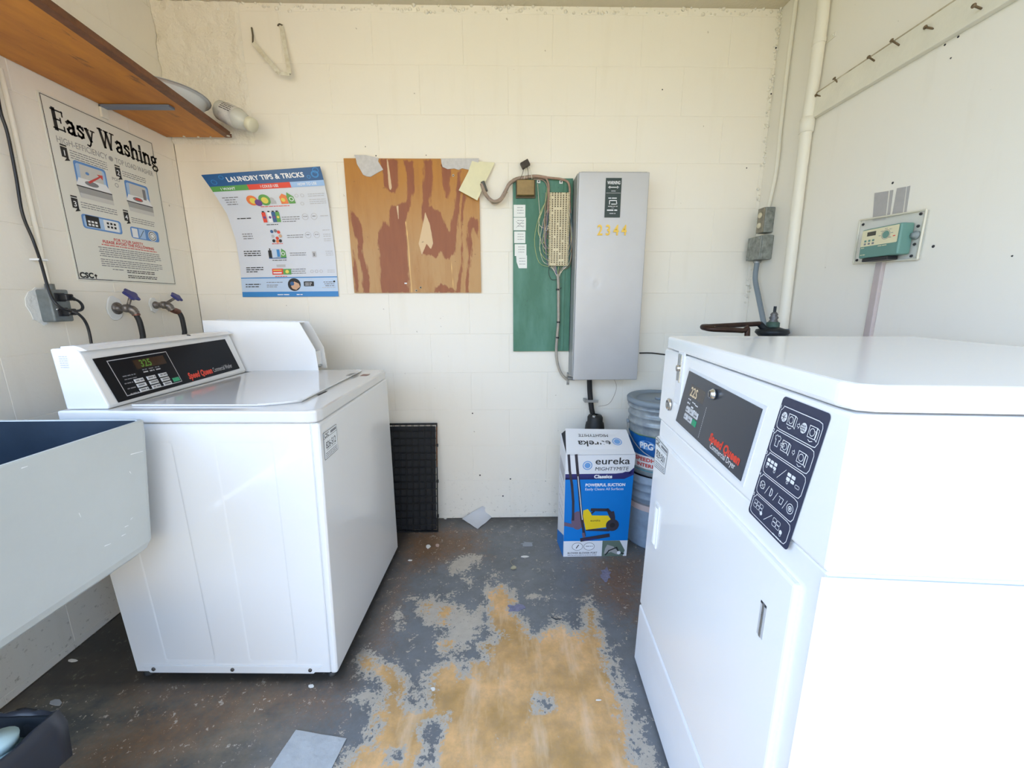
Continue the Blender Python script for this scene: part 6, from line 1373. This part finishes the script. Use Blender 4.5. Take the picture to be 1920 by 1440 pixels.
p = PZ(963,1066); MB().add([p+Vector(v) for v in ((-.015,-.004,.002),(-.004,-.012,.003),(.010,-.008,.004),(.013,.004,.006),(.003,.012,.008),(-.010,.008,.004),(0,0,.0015))], [(0,1,6),(1,2,6),(2,3,6),(3,4,6),(4,5,6),(5,0,6)]).build('blade', LEAF, lf); MB().tube([p+Vector((.0,.010,.005)), PZ(957,1052,.006), PZ(966,1046,.004)], .0009, 5, smooth_path=3).build('stalk', LEAF, lf)
tag(MB().tube([PZ(1033,1157,.003), PZ(1042,1161,.004), PZ(1054,1160,.003)], [.0012,.0030,.0008], 6).build('black_scrap', BLACK), 'sliver of black plastic on the bare concrete patch', 'scrap')
DEB = [((984,1044),16,4,'white_scrap','white paper sliver on the floor in front of the carton'),((769,1051),10,3,'white_scrap','white chip near the far foot of the washer'),((803,1025),9,9,'white_scrap','round white curl of paper near the wire crate'),((820,1023),9,7,'pinkish_scrap','pinkish paint chip beside the white curl near the wire crate'),((1123,1313),12,3,'white_scrap','white sliver on the tan worn floor'),((812,1292),9,8,'white_scrap','white flaked patch at the edge of the worn floor'),
       ((136,1239),20,6,'white_scrap','white chip by the wall under the sink'),((583,1287),14,8,'white_scrap','white crumbs at the washer foot by its front corner'),((106,1318),26,14,'lint_scrap','grey paper shred just beyond the black bin'),((835,972),6,4,'white_scrap','tiny white crumb at the foot of the wall by the crate')]
for i, ((x, y), wpx, hpx, nm, lab) in enumerate(DEB):
    rnd = random.Random(i); n = 7; px = [(x+wpx/2*math.cos(2*math.pi*k/n)*rnd.uniform(.7,1.1), y+hpx/2*math.sin(2*math.pi*k/n)*rnd.uniform(.7,1.1)) for k in range(n)]
    fsheet(nm, px, mat(nm, {'w': (.78,.76,.72), 'p': (.55,.40,.34), 'l': (.40,.41,.42)}[nm[0]], .7), lab, 'scrap', .002)
LINT = mat('violet_grey_lint', (.26,.25,.36), .9, noise=.3, nscale=80)
for i, ((x, y), wpx, hpx, lab) in enumerate((((968,1140),44,16,'bluish lint smear on the worn floor below the carton'),((1136,1078),28,30,'ragged violet lint between the carton and the dryer'),((990,1020),30,12,'pale lint patch in front of the back wall'))):
    rnd = random.Random(i+30); n = 14; px = [(x+wpx/2*math.cos(2*math.pi*k/n)*rnd.uniform(.45,1.1), y+hpx/2*math.sin(2*math.pi*k/n)*rnd.uniform(.45,1.1)) for k in range(n)]
    fsheet('lint', px, LINT if i < 2 else mat('pale_lint', (.36,.38,.42), .9), lab, 'lint', .0012)

# ================================================================= waste bin by the tub
bn = thing('waste_bin', 'black square waste bin with a dark liner standing below the sink', 'bin')
c0 = PZ(101,1339,.36); bxr, byt, zt2 = c0.x, c0.y, .36; BNM = mat('black_bin_plastic', (.018,.022,.028), .45); wbn = .27
def ring_(x1, y1, w_, z): return [(x1-w_,y1-w_,z),(x1,y1-w_,z),(x1,y1,z),(x1-w_,y1,z)]
R = [ring_(bxr-.025, byt-.025, wbn-.05, .002), ring_(bxr, byt, wbn, zt2-.006), ring_(bxr+.003, byt+.003, wbn+.006, zt2), ring_(bxr-.006, byt-.006, wbn-.012, zt2), ring_(bxr-.030, byt-.030, wbn-.06, .008)]
vs = [p for r in R for p in r]; fs = [(3,2,1,0),(16,17,18,19)]
for k in range(4):
    for i in range(4): fs.append((k*4+i, k*4+(i+1)%4, (k+1)*4+(i+1)%4, (k+1)*4+i))
MB().add(vs, fs).build('bin_body', BNM, bn)
vs = []; fs = []; n = 48; rnd = random.Random(6)
def sq(t, w_, cx, cy):
    t = (t % 1)*4; k = int(t); f = t-k; h = w_/2; P = [(h,-h),(h,h),(-h,h),(-h,-h)]; a = P[k % 4]; b = P[(k+1) % 4]; return cx+a[0]*(1-f)+b[0]*f, cy+a[1]*(1-f)+b[1]*f
cxb, cyb = bxr-wbn/2, byt-wbn/2
for j, (w_, z) in enumerate(((wbn-.03,zt2-.12),(wbn-.014,zt2-.02),(wbn+.0,zt2+.006),(wbn+.014,zt2+.004),(wbn+.020,zt2-.03),(wbn+.010,zt2-.10))):
    for i in range(n):
        x, y = sq(i/n, w_+(.010*mn.noise(Vector((i*.7,j*.9,0)))), cxb, cyb); vs.append((x, y, z+.010*mn.noise(Vector((i*.5,j,3)))*(1 if j > 1 else .3)-(.03*abs(mn.noise(Vector((i*.3,1,9)))) if j == 5 else 0)))
for j in range(5):
    for i in range(n): fs.append((j*n+i, j*n+(i+1)%n, (j+1)*n+(i+1)%n, (j+1)*n+i))
MB().add(vs, fs, 0, True).build('liner', mat('black_bin_liner', (.03,.032,.042), .3), bn)
jg_ = thing('blue_jug', 'pale blue plastic container lying inside the black bin', 'container')
p = PZ(-12,1400,.33); MB().lathe([(0,0),(.040,0),(.052,.010),(.055,.03),(.055,.13),(.045,.155),(.024,.165),(.024,.18),(0,.18)], (p.x, p.y-.03, .165), (.15,.1,1), 24).build('jug_body', mat('pale_aqua_plastic', (.42,.60,.62), .35), jg_)
MB().lathe([(0,.181),(.027,.181),(.027,.200),(0,.202)], (p.x, p.y-.03, .165), (.15,.1,1), 18).build('jug_cap', mat('aqua_cap', (.50,.66,.68), .4), jg_)
